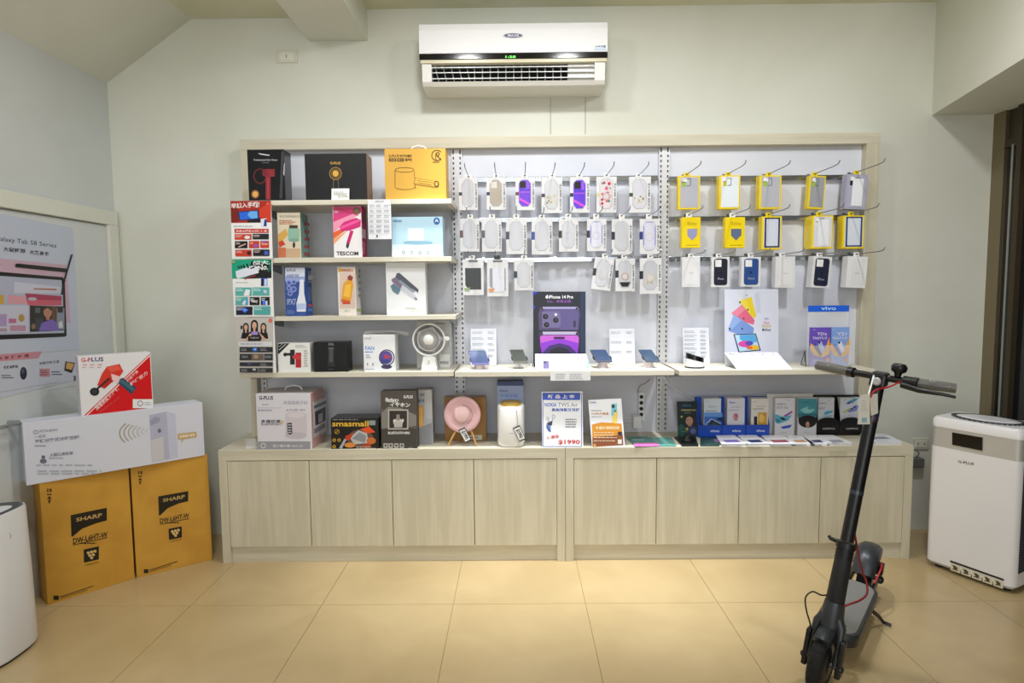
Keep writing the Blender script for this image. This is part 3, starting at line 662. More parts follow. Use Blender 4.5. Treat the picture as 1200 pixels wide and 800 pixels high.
# shelf three
b = C('oral_irrigator_box', 'blue box with white bottle shaped device picture', 'box', 334, 357.5, 313, 370, YB, .11, '2F4F9A', z0=z3_, side='2A54A4')
A = b.art(260, 290, 4)
A.rect(297, 94, 389, 135, 'D6DCEE').rect(297, 135, 389, 160, '9AA8D8').text((303, 100, 345, 112), 'G-PLUS', '34406A', True).text((303, 124, 362, 142), '水沖洗潔牙機', '4A5A98', True)
for x, y, r in ((315, 165, 14), (338, 162, 12), (314, 190, 12), (337, 195, 14), (320, 215, 12)): A.ell(x, y, r, r, '8A9AD8').ell(x, y, r * .6, r * .6, '4A5CB0')
A.text((306, 240, 348, 268), 'IPX7', 'A8B8E0', True).poly('E6EAF6', (366, 150), (384, 150), (386, 215), (396, 265), (394, 300), (352, 300), (350, 262), (362, 215)).poly('B8C8F0', (352, 262), (395, 262), (394, 290), (352, 290)).greek(306, 292, 345, 312, 3, '7A90C8'); A.done()
A = b.art(260, 290, 4, 'right'); A.greek(404, 110, 428, 165, 6, 'C0CCEC').rect(404, 130, 429, 150, 'D8DEF0').greek(404, 185, 428, 250, 7, '7A9AD8').rect(404, 265, 428, 276, 'C84A50').rect(404, 285, 428, 298, '5080D0'); A.done()
b = C('drink_bottle_box', 'cream box with orange juice bottle picture', 'box', 396, 417, 312.5, 370, YB, .10, 'EDE6DC', z0=z3_, side='DEDCDA')
A = b.art(260, 290, 4)
A.rect(552, 120, 626, 285, 'DCC4B8').rect(560, 100, 618, 116, 'E2B8A8').poly('E8A020', (570, 170), (590, 150), (612, 155), (616, 180), (604, 250), (562, 240)).poly('F4C040', (578, 175), (606, 170), (600, 235), (570, 228)).poly('8A3A28', (590, 135), (602, 128), (616, 140), (608, 156), (590, 150)).poly('D8602C', (560, 240), (604, 250), (600, 262), (560, 255)).rect(566, 255, 602, 265, 'C84828')
A.ell(553, 105, 9, 10, 'E0B040').text((575, 293, 600, 300), '果汁', '8A9A58'); A.greek(560, 98, 620, 112, 1, 'C87058'); A.done()
A = b.art(260, 290, 4, 'right')
for y in (110, 135, 165, 195, 225): A.ell(644, y, 6, 9, '9A9A98')
A.rect(632, 285, 654, 300, 'A8C070'); A.done()
b = C('hair_iron_box', 'large white box with grey hair styling wand picture', 'box', 452.5, 498.7, 307, 370, YB, .07, 'E4E5E8', z0=z3_)
A = b.art(260, 290, 4)
A.poly('4A505E', (820, 120), (832, 118), (922, 196), (920, 212), (812, 142)).poly('7A6A86', (795, 148), (815, 138), (850, 170), (840, 195), (798, 160)).poly('5A7A8A', (790, 180), (805, 168), (840, 195), (826, 222), (800, 205)).poly('C6CAD4', (848, 170), (918, 236), (910, 248), (836, 196)).poly('2A2E38', (900, 232), (916, 240), (912, 248)).poly('8A94A4', (835, 150), (905, 205), (898, 212), (828, 160))
A.rect(852, 268, 930, 313, 'F4F4F2').greek(862, 278, 925, 292, 1, 'B0B0A8').text((888, 288, 926, 302), '$3990', 'A0B070'); A.done()
# waist shelf, left bay
def ybase(y): return atz(480, y, z4_).y
b = C('massager_box', 'small white box with red and black massage gun picture', 'box', 325.7, 363.5, 402, 436, 3.27, .08, 'ECECEA', z0=z4_)
A = b.art(260, 290, 4)
A.poly('1A1A1C', (263, 450), (318, 448), (268, 498), (263, 498)).line('E0E0E0', 3, (268, 480), (300, 452)).line('C0C0C0', 2, (266, 466), (284, 452))
A.ell(297, 501, 9, 9, '222226').rect(300, 494, 335, 506, '2A2A30').rect(320, 478, 342, 548, '26262C').rect(346, 492, 372, 562, 'B8202C').poly('D03A40', (330, 508), (350, 498), (372, 508), (372, 525), (335, 522)).greek(385, 478, 405, 560, 7, 'B0B0B0').greek(345, 455, 400, 470, 2, 'B8B8B8'); A.done()
b = C('blender_box', 'black box with faint bottle drawing beside the white massager box', 'box', 368, 407.7, 400.5, 436, 3.27, .09, mat('0E0F11', .25), z0=z4_)
A = b.art(260, 290, 4)
A.rect(498, 465, 526, 545, '2A2D30').rect(504, 478, 520, 535, '4A4E52').text((498, 447, 526, 459), 'AIWA', '8A8E92', True).ell(512, 552, 20, 5, '26282C').text((500, 567, 522, 573), 'PRO', '5A5E62').rect(500, 470, 524, 476, '6A6E72'); A.done()
b = C('circulator_box', 'white box in clear plastic bag with folding purple fan picture', 'box', 426, 463, 392, 436, 3.27, .11, 'EEF0F4', z0=z4_)
A = b.art(260, 290, 4)
A.text((672, 462, 715, 480), 'FAN', '6A98E0', True).greek(672, 484, 722, 494, 1, '5A88D8').ring(773, 515, 37, 38, 5, '3A3450').ell(770, 515, 30, 31, '5A4A98').poly('B83A50', (760, 500), (800, 512), (765, 522)).poly('34408A', (745, 520), (790, 530), (770, 545), (750, 538)).ell(772, 558, 25, 10, '3A3A5A').text((668, 421, 700, 430), 'G-PLUS', 'A0A4AC', True).greek(675, 500, 700, 520, 2, '9AA8C0')
for x in (683, 708): A.rect(x - 3, 540, x + 3, 553, '9A9EA8')
A.greek(672, 565, 730, 574, 1, 'A8B0C0'); A.done()
zt_ = b.z1; a_ = b.L; MB().tube([(b.L.x + .0, 3.30, zt_ + .003), (b.L.x + .03, 3.31, zt_ + .012), (b.R.x - .02, 3.32, zt_ + .014), (b.R.x + .02, 3.33, zt_ + .006), (b.R.x + .06, 3.34, zt_ - .002)], [.012, .009, .006, .009, .012], CLEAR, 8).build('plastic_bag', b.root)
b = C('fan_box', 'light grey patterned box standing behind the round white fan', 'box', 488, 528, 375, 434, 3.42, .08, 'C9C9C8', z0=z4_)
A = b.art(260, 290, 4)
for i in range(7): A.ring(990, 480, 90 - i * 11, 110 - i * 14, 2, 'A6A6A8', a=-.8, b=1.2)
A.rect(1020, 500, 1068, 565, 'E8E8E6').text((1024, 528, 1062, 546), 'mini', '3A3A3E', True).greek(1000, 350, 1066, 362, 1, '7A7A80'); A.done()
# white fan
def fan():
    c = at(502.6, 398, 3.30); r = .087
    t = thing('desk_fan', 'round white desk fan standing at the end of the waist height shelf', 'fan', (c.x, 3.32, z4_))
    W = mat('F3F3F3', .3)
    z0 = z4_
    MB().prism([(c.x - .042, 3.285, z0), (c.x + .042, 3.285, z0), (c.x + .03, 3.285, z0 + .075), (c.x - .03, 3.285, z0 + .075)][::-1], (0, .06, 0), W).build('base', t, .012)
    mb = MB(); mb.lathe((c.x, 3.30, c.z), (0, -1, 0), [(r * .97, -.02), (r, -.012), (r, .008), (r * .95, .012), (r * .90, .010), (r * .90, -.02)], W, 40); mb.build('outer_ring', t)
    MB().lathe((c.x, 3.335, c.z), (0, -1, 0), [(.04, -.02), (r * .85, -.012), (r * .93, .008)], mat('C6C6C8', .5), 40).build('rear_housing', t)
    mb = MB()
    for i in range(48):
        a = i * 2 * math.pi / 48
        p0 = Vector((c.x + .026 * math.cos(a), 3.286, c.z + .026 * math.sin(a))); p1 = Vector((c.x + r * .92 * math.cos(a + .12), 3.292, c.z + r * .92 * math.sin(a + .12)))
        d = (p1 - p0).normalized(); n = Vector((-d.z, 0, d.x)) * .0009
        mb.hexa([p0 - n, p1 - n, p1 - n + Vector((0, .004, 0)), p0 - n + Vector((0, .004, 0)), p0 + n, p1 + n, p1 + n + Vector((0, .004, 0)), p0 + n + Vector((0, .004, 0))], W)
    mb.lathe((c.x, 3.29, c.z), (0, -1, 0), [(.058, -.002), (.058, .003), (.056, .003), (.056, -.002)], W, 32)
    mb.build('grille', t, kind='stuff')
    MB().lathe((c.x, 3.288, c.z), (0, -1, 0), [(.025, -.004), (.027, .004), (.020, .009), (0, .011)], mat('F8F8F8', .25), 28).build('hub_cap', t)
    for i in range(5):
        a = i * 2 * math.pi / 5; m2 = mat('B9BABD', .4)
        pts = [(.026, -.3), (.06, -.35), (.074, .05), (.06, .4), (.026, .2)]
        MB().prism([(c.x + R_ * math.cos(a + d_), 3.305, c.z + R_ * math.sin(a + d_)) for R_, d_ in pts], (0, .004, 0), m2).build('blade', t)
    MB().cyl((c.x + r * .98, 3.30, c.z + .005), (c.x + r * 1.2, 3.30, c.z + .005), .012, W).lathe((c.x + r * 1.12, 3.29, c.z + .005), (0, -1, 0), [(.012, -.01), (.012, .006), (.008, .008)], W, 16).build('side_knob', t)
    MB().cyl((c.x, 3.283, z0 + .05), (c.x, 3.279, z0 + .05), .006, mat('D0D0D2', .3), 16).build('button', t)
fan()

# ------------------------------------------------------------------ boards of the left end
def board(px, label, deco):
    Yb = YS - .015
    q = [at(x, y, Yb) for x, y in px]
    t = thing('promotion_board', label, 'poster', ((q[2].x + q[3].x) / 2, Yb, q[3].z), 'promotion boards clipped to the shelf ends')
    MB().prism([q[3], q[2], q[1], q[0]], (0, .004, 0), mat('F0F0F0', .4)).build('board', t)
    A = Art(Face((0, Yb, 0), (0, -1, 0)), t); deco(A); A.done()
def d1(A):
    A.src(260, 225, 10)
    A.poly('A8281C', (100, 105), (575, 100), (578, 355), (110, 362)).poly('D03A20', (440, 200), (575, 110), (577, 350), (440, 300)).poly('7A1C14', (105, 190), (190, 190), (200, 340), (110, 355)).rect(300, 300, 450, 358, '181014')
    A.poly('1E2A58', (190, 228), (430, 208), (440, 318), (205, 335)).poly('2A68E0', (202, 238), (415, 220), (425, 308), (215, 325)).poly('6AB0F4', (330, 225), (415, 225), (420, 300), (350, 312), (300, 270)).poly('DDE4F2', (455, 315), (525, 308), (530, 405), (460, 402)).poly('2A3A8A', (500, 320), (526, 318), (526, 400), (490, 400))
    A.text(((108, 135), (442, 105), (438, 180), (112, 192)), '早該入手啦!', 'F4F2F0', True).ell(538, 135, 14, 15, 'E86A4A')
    A.greek(140, 392, 440, 408, 1, '8A98A0').rect(150, 430, 550, 478, 'C8382E').text((165, 444, 530, 468), '會員★獨享★超值優惠', 'F0D8D4', True)
    for x0, y0, x1, y1, c in ((152, 492, 350, 558, 'CC3E28'), (362, 488, 552, 554, '1C1E26'), (154, 575, 302, 658, '0E1016'), (318, 572, 440, 656, 'C83C2C'), (452, 570, 554, 654, 'C83C2C'), (160, 675, 352, 752, 'C83C26'), (368, 672, 560, 748, '14161C')):
        A.rect(x0, y0, x1, y1, c); A.greek(x0 + 12, y0 + 10, x0 + (x1 - x0) * .45, y0 + 40, 2, 'E8C8C0', int(x0))
    A.ell(300, 530, 34, 20, 'E8E8E8').poly('D8B0A8', (190, 640), (280, 600), (285, 612), (205, 648)).rect(500, 690, 545, 735, '4A5CC8').ell(320, 715, 24, 24, '3A1A18').ell(400, 630, 26, 16, '8A5AC8').rect(470, 600, 540, 620, 'E8A090').ell(500, 580, 30, 10, '7A6AC8')
def d2(A):
    A.src(262, 300, 10.67)
    A.poly('12A080', (100, 45), (600, 42), (600, 275), (108, 282)).poly('0E1010', (350, 60), (560, 100), (600, 170), (600, 272), (250, 285), (430, 180), (330, 120)).poly('E2E6F4', (150, 190), (350, 120), (430, 130), (440, 210), (180, 280), (160, 260))
    for x in (180, 210, 245, 290): A.line('1A1414', 20, (x, 95 + (290 - x) * .3), (x + 22, 150))
    A.poly('141418', (330, 150), (385, 125), (392, 142), (340, 162)).poly('8A3040', (250, 278), (400, 232), (400, 250), (270, 292))
    A.text(((365, 65), (560, 50), (560, 105), (365, 120)), '超大', 'F4F8F4', True).text(((430, 120), (590, 85), (580, 165), (440, 180)), 'No.1', 'F4F8F4', True).ell(125, 72, 18, 14, 'D0A060').poly('105848', (560, 50), (598, 44), (600, 170), (570, 200), (540, 190), (585, 90))
    A.rect(470, 275, 550, 372, '3050C8').rect(470, 285, 500, 372, '0E1230').rect(510, 285, 545, 372, 'C8DAF8').greek(155, 322, 360, 335, 1, '98A4AA')
    for x0, y0, x1, y1, c in ((150, 392, 355, 495, '5AB0AC'), (366, 390, 575, 492, '5AB0AC'), (152, 512, 308, 612, '58AEAA'), (328, 512, 452, 612, '0A0A0C'), (468, 510, 578, 612, '0A0C14'), (160, 630, 364, 734, '0E1434'), (382, 628, 588, 732, '52A8A8')):
        A.rect(x0, y0, x1, y1, c); A.greek(x0 + 10, y0 + 10, x0 + (x1 - x0) * .5, y0 + 50, 2, 'DCEEEE', int(x0 + y0))
    A.poly('F0F2F4', (255, 480), (280, 415), (335, 420), (325, 495), (262, 498)).poly('C8DCF0', (500, 420), (545, 430), (540, 465), (505, 458)).poly('4AA0E0', (260, 600), (290, 535), (306, 540), (306, 610)).poly('E8E4F0', (230, 600), (262, 550), (285, 560), (270, 612)).text((350, 540, 430, 590), 'Galaxy', 'F0F0F0', True).rect(490, 555, 530, 610, '4A78F0').rect(530, 560, 552, 612, 'D8E8FA').poly('3A5CD8', (220, 670), (260, 640), (320, 670), (270, 712))
    A.poly('7A9CF4', (240, 672), (262, 652), (300, 672), (268, 696))
def d3(A):
    A.src(265, 368, 10.67)
    A.poly('C4BFBC', (112, 45), (590, 42), (592, 735), (170, 730), (118, 330)).rect(155, 345, 575, 400, 'DADADE').greek(180, 360, 550, 385, 1, '8A90B0')
    SK = 'D8A890'; HR = '16100E'
    for cx, cy, k in ((248, 165, .85), (468, 165, .85), (355, 140, 1.05)):
        A.ell(cx, cy - 5, 44 * k, 62 * k, HR).rect(cx - 42 * k, cy, cx + 42 * k, cy + 78 * k, HR)
        A.poly('0C0C0E', (cx - 55 * k, cy + 75 * k), (cx + 55 * k, cy + 75 * k), (cx + 72 * k, cy + 165 * k), (cx - 72 * k, cy + 165 * k)).rect(cx - 12 * k, cy + 30 * k, cx + 12 * k, cy + 80 * k, SK).ell(cx, cy, 27 * k, 42 * k, SK)
        A.rect(cx - 9 * k, cy + 18 * k, cx + 9 * k, cy + 23 * k, 'A84848')
    A.poly(SK, (300, 240), (330, 250), (270, 330), (230, 335)).poly(SK, (410, 235), (440, 250), (500, 310), (470, 330)).rect(318, 218, 398, 258, 'A48CD8').rect(275, 272, 440, 335, '0E0E12').text((310, 285, 415, 305), 'NEW', 'C8C8CC').ell(555, 78, 24, 26, 'E07058').ell(195, 165, 14, 25, '2A2230')
    for y0, y1 in ((410, 475), (495, 575), (600, 650), (672, 728)): A.rect(172, y0, 585, y1, '2A2A2E')
    A.rect(320, 495, 470, 575, '6A5A50').ell(375, 530, 30, 26, 'A88A78').ell(362, 440, 34, 22, '2A6AD8').poly('8AC0F0', (340, 445), (380, 420), (375, 450)).poly('4A5A98', (250, 610), (340, 612), (290, 632)).ell(355, 690, 22, 14, 'C8C0D0').line('D0D0D4', 4, (475, 495), (475, 575)).line('D0D0D4', 4, (405, 672), (405, 728))
    for x, y in ((190, 425), (430, 425), (200, 515), (490, 515), (430, 612), (190, 685), (425, 685)): A.greek(x, y, x + 90, y + 35, 2, '9A9AA0', x + y)
board([(270, 235.5), (317.5, 235), (319.5, 302.5), (272, 303)], 'red and white promotion board with blue phone, topmost of three', d1)
board([(271.5, 304.2), (319, 303.8), (321, 371), (274.5, 371)], 'teal and white promotion board showing a hand with white phone', d2)
board([(275.5, 372.3), (321, 371.8), (323.5, 436.6), (280.5, 436.6)], 'grey promotion board with three women in black, lowest of three', d3)

# ------------------------------------------------------------------ worktop left part
zk = zc
def on(px, py): return atz(px, py, zk)
a = on(281, 526.5); c = on(301, 526.5)
for i, (dx, rz, col, lb) in enumerate(((0, .35, 'E8E2DA', 'loose brochure with brown picture lying on worktop beside rice cooker carton'), (.02, .1, 'EDEDEA', 'loose white leaflet on top of the brown pictured brochure'))):
    q = [on(284, 526), on(300, 525), on(303, 514), on(292, 514)]; mb = MB(); zz = zk + .003 * i
    ctr = sum(q, Vector()) / 4; q = [ctr + Matrix.Rotation(rz * .5, 3, 'Z') @ (v - ctr) * (1 - .25 * i) for v in q]
    q = [Vector((v.x, max(v.y, YC + .01), zz)) for v in q]
    t = thing('brochure', lb, 'brochure', (ctr.x, ctr.y, zz)); mb.prism(q, (0, 0, .0028), mat(col, .35)); mb.build('pages', t)
    m2 = MB(); m2.prism([ctr + (v - ctr) * .6 + Vector((0, 0, .0028)) for v in q], (0, 0, .0003), mat(['7A5A4A', 'C8A898'][i], .35)); m2.build('printed_picture', t)
# rice cooker carton, turned slightly
L = on(301, 527.3); R = on(364.5, 527.3)
b = Carton('rice_cooker_carton', 'large white and pink rice cooker carton with string handle', 'box', (L.x, 3.262), (R.x, 3.262), zk, at(333, 461, 3.262).z, .21, 'DCD9E2', side='D9A8A8', top='DAD6DA')
A = b.art(280, 420, 4)
A.rect(86, 388, 335, 428, '9A9AA2').rect(86, 230, 200, 232, 'B8B4C0').text((95, 175, 160, 193), 'G-PLUS', '26262C', True).greek(88, 235, 180, 250, 1, 'A8A4B4').text((208, 198, 320, 215), '微電腦電子鍋', 'B0ACBC').text((222, 235, 308, 245), '6人份 IH', '8E8AA0', True).greek(110, 208, 150, 222, 1, 'B8B4C4')
A.text((104, 286, 196, 302), '多樣炊煮', '5A5A66', True).text((104, 303, 200, 313), '預約行程功能', '6A6A76', True).ell(268, 268, 50, 20, 'CFC4CC').rect(218, 268, 318, 358, 'D2C8D0').ell(268, 360, 50, 15, 'C6BCC6').ell(268, 264, 42, 14, 'DED4DA').poly('2A2A30', (226, 302), (248, 300), (251, 350), (240, 357), (228, 350))
for y in (308, 320, 332, 343): A.rect(230, y, 246, y + 5, 'C8C8D0')
A.ell(203, 297, 7, 7, 'D8B878').ring(115, 408, 12, 12, 3, 'E8E8EC').text((160, 402, 300, 415), '智能電子鍋 GRC-06', 'D8D8DE', True); A.done()
A = b.art(280, 420, 4, 'right')
A.poly('E8E2E4', (345, 205), (410, 178), (412, 340), (350, 372)).poly('2A2C30', (355, 250), (406, 225), (406, 290), (358, 315)).poly('5A7A9A', (350, 222), (408, 196), (408, 210), (351, 236)).poly('8A8A92', (352, 330), (404, 300), (405, 322), (353, 352)).poly('C8C8D0', (372, 262), (392, 252), (392, 292), (373, 302)).text(((385, 150), (412, 140), (412, 160), (385, 172)), '6人', 'E8D0D0'); A.done()
p = [at(280 + x / 4, 420 + y / 4, 3.36) for x, y in ((215, 148), (225, 132), (255, 124), (285, 130), (298, 145))]
MB().tube([(q.x, 3.36, max(q.z, b.z1 - .002)) for q in p], .0035, WHITE, 8).build('handle', b.root)
# grill box
b = C('grill_box', 'black box with orange lettering and grilled food picture', 'box', 388, 444, 490, 527.5, 3.262, .13, mat('15120F', .3), z0=zk)
A = b.art(280, 420, 4)
A.text((437, 292, 608, 318), 'smasmall', 'E8B83A', True).greek(440, 282, 600, 290, 1, '8A8A88').rect(610, 290, 640, 312, '8A9498').ell(570, 375, 62, 42, '6A4A38').poly('B8B8BA', (520, 370), (560, 335), (600, 350), (610, 395), (540, 402)).poly('8A8C90', (530, 375), (565, 345), (598, 362), (590, 395)).poly('E0501E', (570, 330), (610, 318), (640, 345), (600, 350)).poly('C83A1C', (500, 362), (540, 350), (520, 380), (498, 385)).ell(620, 385, 22, 16, 'C86A2C').ell(520, 405, 26, 12, 'D88A3C').poly('A8B0B8', (470, 418), (495, 375), (504, 380), (482, 424)).ell(600, 408, 20, 10, 'B83A24')
for x, y in ((447, 382), (470, 382), (447, 412)): A.ell(x, y, 8, 8, 'C8A030').ell(x, y, 4, 4, '2A2010')
A.ring(460, 342, 11, 11, 2, 'C8A030').line('C8A030', 3, (452, 350), (468, 334)).greek(550, 410, 645, 424, 2, 'C8B8A8'); A.done()
# dark grey box and the light box behind
b = C('earbud_box', 'tall dark grey box with bear shaped earbud picture frame', 'box', 446.5, 488.3, 458.5, 527, 3.262, .078, '5A544C', z0=zk, side='4A443E')
A = b.art(280, 420, 4)
A.poly('4A443E', (668, 150), (832, 150), (832, 270), (760, 305), (668, 230)).poly('7E7A74', (668, 255), (700, 225), (760, 232), (832, 265), (832, 315), (668, 340)).poly('403B35', (668, 330), (760, 318), (832, 330), (834, 426), (668, 426)).rect(699, 238, 794, 332, 'B8B2AC').rect(705, 244, 788, 326, '2A2220').ell(746, 300, 22, 20, 'C8C2BC').rect(738, 262, 754, 290, '8A827A').ell(728, 292, 5, 8, 'DAD4CE').ell(768, 290, 5, 8, 'DAD4CE').rect(728, 296, 766, 322, 'B8B2AC')
A.text((772, 172, 815, 186), 'G-PLUS', 'F0F0EC', True).text(((688, 182), (750, 190), (750, 212), (688, 202)), '陪你玩', 'F0F0EC', True).text(((708, 208), (802, 206), (802, 228), (708, 224)), 'イヤホン', 'F0F0EC', True).text((700, 342, 800, 354), 'BLUETOOTH MINI', 'F0F0F0', True)
for x in (688, 712, 738, 764): A.rect(x - 10, 397, x + 10, 418, 'BAB6B0').ell(x, 407, 6, 6, '5A544C')
A.greek(795, 414, 822, 420, 1, 'A8A49E'); A.done()
b = C('tall_box', 'light grey box with orange panel tucked beside the dark grey one', 'box', 486, 506.8, 456.5, 521, 3.345, .09, 'B5B6BC', z0=zk)
A = b.art(280, 420, 4)
A.rect(838, 222, 866, 318, 'D8A048').rect(843, 228, 861, 312, 'E8B868').text((848, 162, 886, 176), 'AIWA', '4A4A50', True).text((836, 190, 872, 204), '藍牙', '3A5A8A', True).rect(870, 150, 904, 282, 'C8C9CE').poly('8E9096', (832, 330), (905, 300), (905, 402), (832, 402)); A.done()
# brown box behind pink speaker
b = C('brown_gift_box', 'dark golden brown box standing behind the pink round speaker', 'box', 521, 569.5, 465.5, 517, 3.42, .08, mat('94682A', .3), z0=zk)
A = b.art(280, 420, 4); A.rect(1075, 358, 1140, 381, '4A3418').rect(1078, 360, 1138, 379, 'D8D2C4').greek(1082, 364, 1134, 375, 1, '7A7468').rect(1060, 190, 1158, 380, '9C7030').rect(1075, 358, 1140, 381, 'D8D2C4').greek(1082, 364, 1134, 375, 1, '7A7468'); A.done()
# pink speaker
def pink():
    y = 3.33; c = at(541.8, 485.6, y); r = .098
    t = thing('round_speaker', 'pink disc shaped speaker on slanted wooden legs', 'speaker', (c.x, y, zk))
    PK = mat('EDBFC4', .4); PK2 = mat('F2CACC', .35)
    MB().lathe((c.x, y, c.z), (0, -1, .06), [(r * .9, -.03), (r, -.02), (r, .0), (r * .97, .006), (r * .78, .0), (.046, -.004), (.044, -.004)], PK, 48).build('disc', t)
    MB().lathe((c.x - .004, y, c.z + .002), (0, -1, .06), [(.046, -.006), (.046, .004), (.043, .012), (.03, .016), (0, .017)], PK2, 36).build('cone_cap', t)
    mb = MB()
    for i in range(14):
        a = -1.0 + i * .19; mb.add([(c.x + .053 * math.cos(a + d) * s_, y - .0052 - (0 if s_ > 1 else .0), c.z + .053 * math.sin(a + d) * s_) for d, s_ in ((-.04, .96), (.04, .96), (.04, 1.05), (-.04, 1.05))], [(0, 1, 2, 3)], mat('4A3436', .5))
    mb.build('vent_slots', t)
    WD = mat('CFA05C', .45)
    for x0_, x1_ in ((534, 524.8), (552, 559)):
        p = at(x0_, 508, y); q = on(x1_, 522.3); q = Vector((at(x1_, 522, y - .02).x, y - .03, zk))
        MB().cyl((q.x, q.y, zk), (p.x, y + .004, p.z + .015), .0045, WD, 12, .006).build('leg', t)
    MB().cyl((c.x, y + .07, zk), (c.x, y + .02, c.z - .05), .0045, WD, 12, .006).build('leg', t)
    price_tag(t, y - .035, 280, 420, 4, ((1028, 335), (1058, 322), (1090, 382), (1062, 396)))
def price_tag(t, y, ox, oy, k, q):
    f = Face((0, y, 0), (0, -1, 0)); pts = [at(ox + a / k, oy + b / k, y) for a, b in q]
    ct = sum(pts, Vector()) / 4
    tg = MB().prism(pts[::-1], (0, .0015, 0), mat('16181C', .4)).build('price_tag', t)
    pi = [ct + (p - ct) * .84 + Vector((0, -.0003, 0)) for p in pts]
    MB().add(pi, [(3, 2, 1, 0)], mat('ECECEC', .4)).build('tag_face', tg)
    A = Art(Face((0, y - .0006, 0), (0, -1, 0)), tg, ox, oy, k)
    cx = sum(a for a, b in q) / 4; cy = sum(b for a, b in q) / 4
    tl, tr, br, bl = [((a - cx) * .62 + cx, (b - cy) * .62 + cy) for a, b in q]
    # the lettering runs along the tag's length
    A.text((tr, br, ((br[0] + bl[0]) / 2, (br[1] + bl[1]) / 2), ((tr[0] + tl[0]) / 2, (tr[1] + tl[1]) / 2)), '$1990', '202024', True).greek(0, 0, 0, 0, 0, '202024') if False else A.text((tr, br, bl, tl), '$1990', '202024', True)
    A.done()
pink()
# humidifier and its blue carton
b = C('blue_tall_carton', 'pale blue carton with dark blue lid behind the white humidifier', 'box', 583, 613.5, 447, 517, 3.42, .09, 'A8BAE6', z0=zk, top='3A4A80')
A = b.art(570, 430, 6.316); A.rect(78, 108, 276, 138, '33447C').text((98, 168, 160, 184), 'SDHC', '4A5AA0', True).text((104, 198, 228, 224), '抑菌水潤', '7E98E0', True).greek(98, 235, 230, 250, 2, '8A9CD4'); A.done()
def humid():
    y = 3.255; l = at(582.5, 500, y).x; r = at(615, 500, y).x; zt = at(600, 474, y + .04).z; cx = (l + r) / 2; R = (r - l) / 2; cy = y + R
    t = thing('humidifier', 'white rounded humidifier with yellow rimmed opening', 'humidifier', (cx, cy, zk))
    W = mat('F4F4F4', .3); n = 40
    def lp(s_, z, tilt=0, ox=0): return [(cx + ox + math.copysign(abs(math.cos(a)) ** .75, math.cos(a)) * R * s_, cy + math.copysign(abs(math.sin(a)) ** .75, math.sin(a)) * R * s_, z + tilt * math.sin(a) * s_) for a in [2 * math.pi * i / n for i in range(n)]]
    zt -= .0
    MB().ring([lp(.8, zk), lp(.93, zk + .005), lp(1, zk + .02), lp(1, zt - .02, .006), lp(.96, zt - .004, .008), lp(.84, zt, .008)], W).build('body', t)
    MB().ring([lp(.80, zt + .0005, .008), lp(.78, zt + .004, .008), lp(.66, zt + .004, .008), lp(.6, zt + .001, .007)], mat('C9A23A', .35)).build('rim', t)
    MB().ring([lp(.57, zt + .002, .007), lp(.57, zt + .005, .007)], mat('D8B858', .4)).build('inner_lid', t)
    MB().box(cx - .012, cx + .012, y - .0008, y + .004, zk + .075, zk + .079, mat('B8B8BC', .4)).build('brand_mark', t)
    p = [(cx + .03, y - .001, zt - .02), (cx + .036, y - .003, zk + .12), (cx + .042, y - .003, zk + .11)]
    MB().tube(p, .001, mat('303030', .6), 5).build('tag_string', t)
    price_tag(t, y - .004, 570, 430, 6.316, ((195, 452), (245, 430), (292, 532), (244, 552)))
humid()
# blue framed sign stand
def leaning(name, label, cat, q, Yt, Yb, m, thick=.003, nm='panel', zb=None):
    """panel standing on a surface, bottom edge at Yb, top edge at Yt; q = pixel corners tl tr br bl"""
    tl, tr = at(*q[0], Yt), at(*q[1], Yt); br, bl = at(*q[2], Yb), at(*q[3], Yb)
    zb = zk if zb is None else zb; bl.z = br.z = zb
    n = (tr - tl).cross(bl - tl).normalized(); n = -n if n.y > 0 else n
    t = thing(name, label, cat, ((bl.x + br.x) / 2, Yb, zb))
    MB().prism([bl, br, tr, tl], -n * thick, mat(m, .3) if isinstance(m, str) else m).build(nm, t)
    return t, Face(bl, n)
t, f = leaning('sign_holder', 'blue bordered price sign for wireless earphones in clear stand', 'sign', ((634.7, 459), (682.5, 458.5), (683.5, 525.8), (635.5, 526)), 3.30, 3.262, 'F0F2F8')
q = on(640, 526)
MB().box(at(636, 520, 3.262).x, at(683, 520, 3.262).x, 3.262, 3.36, zk, zk + .003, CLEAR).build('foot', t)
A = Art(f, t, 570, 430, 6.316)
A.rect(416, 192, 706, 590, '3456B0').rect(421, 196, 701, 585, 'EEF0F6').rect(415, 190, 694, 243, '2348C4')
A.text((455, 203, 652, 232), '新 品 上 市', 'F4F6FA', True).text((432, 264, 520, 292), 'NOKIA', '3A58C8', True).text((530, 264, 676, 292), 'TWS Air', '5A6488').text((482, 304, 690, 328), '真無線藍牙耳機', '2A48B4', True)
A.poly('26304E', (445, 415), (490, 395), (485, 430), (460, 440)).ring(454, 380, 10, 12, 4, '8A96B0').ring(497, 366, 12, 14, 4, '8A96B0').line('8A96B0', 4, (462, 392), (455, 415)).line('8A96B0', 4, (492, 380), (486, 400)).poly('6A8AD8', (442, 425), (475, 432), (478, 478), (455, 465)).poly('3A5AA8', (442, 425), (450, 425), (478, 480), (460, 475), (445, 450))
A.greek(585, 378, 690, 450, 4, '7A7E88', 3).text(((447, 515), (535, 495), (537, 520), (450, 535)), '優惠價', 'D84040', True).text((533, 538, 692, 573), '$1990', 'D02828', True); A.done()
t, f = leaning('leaflet_sign', 'orange and white phone leaflet standing beside the blue bordered sign', 'sign', ((689.2, 468.5), (728, 466.5), (732.3, 523.5), (693.8, 525.5)), 3.30, 3.262, 'EEF0F6')
MB().box(at(695, 520, 3.262).x, at(731, 520, 3.262).x, 3.262, 3.34, zk, zk + .003, CLEAR).build('foot', t)
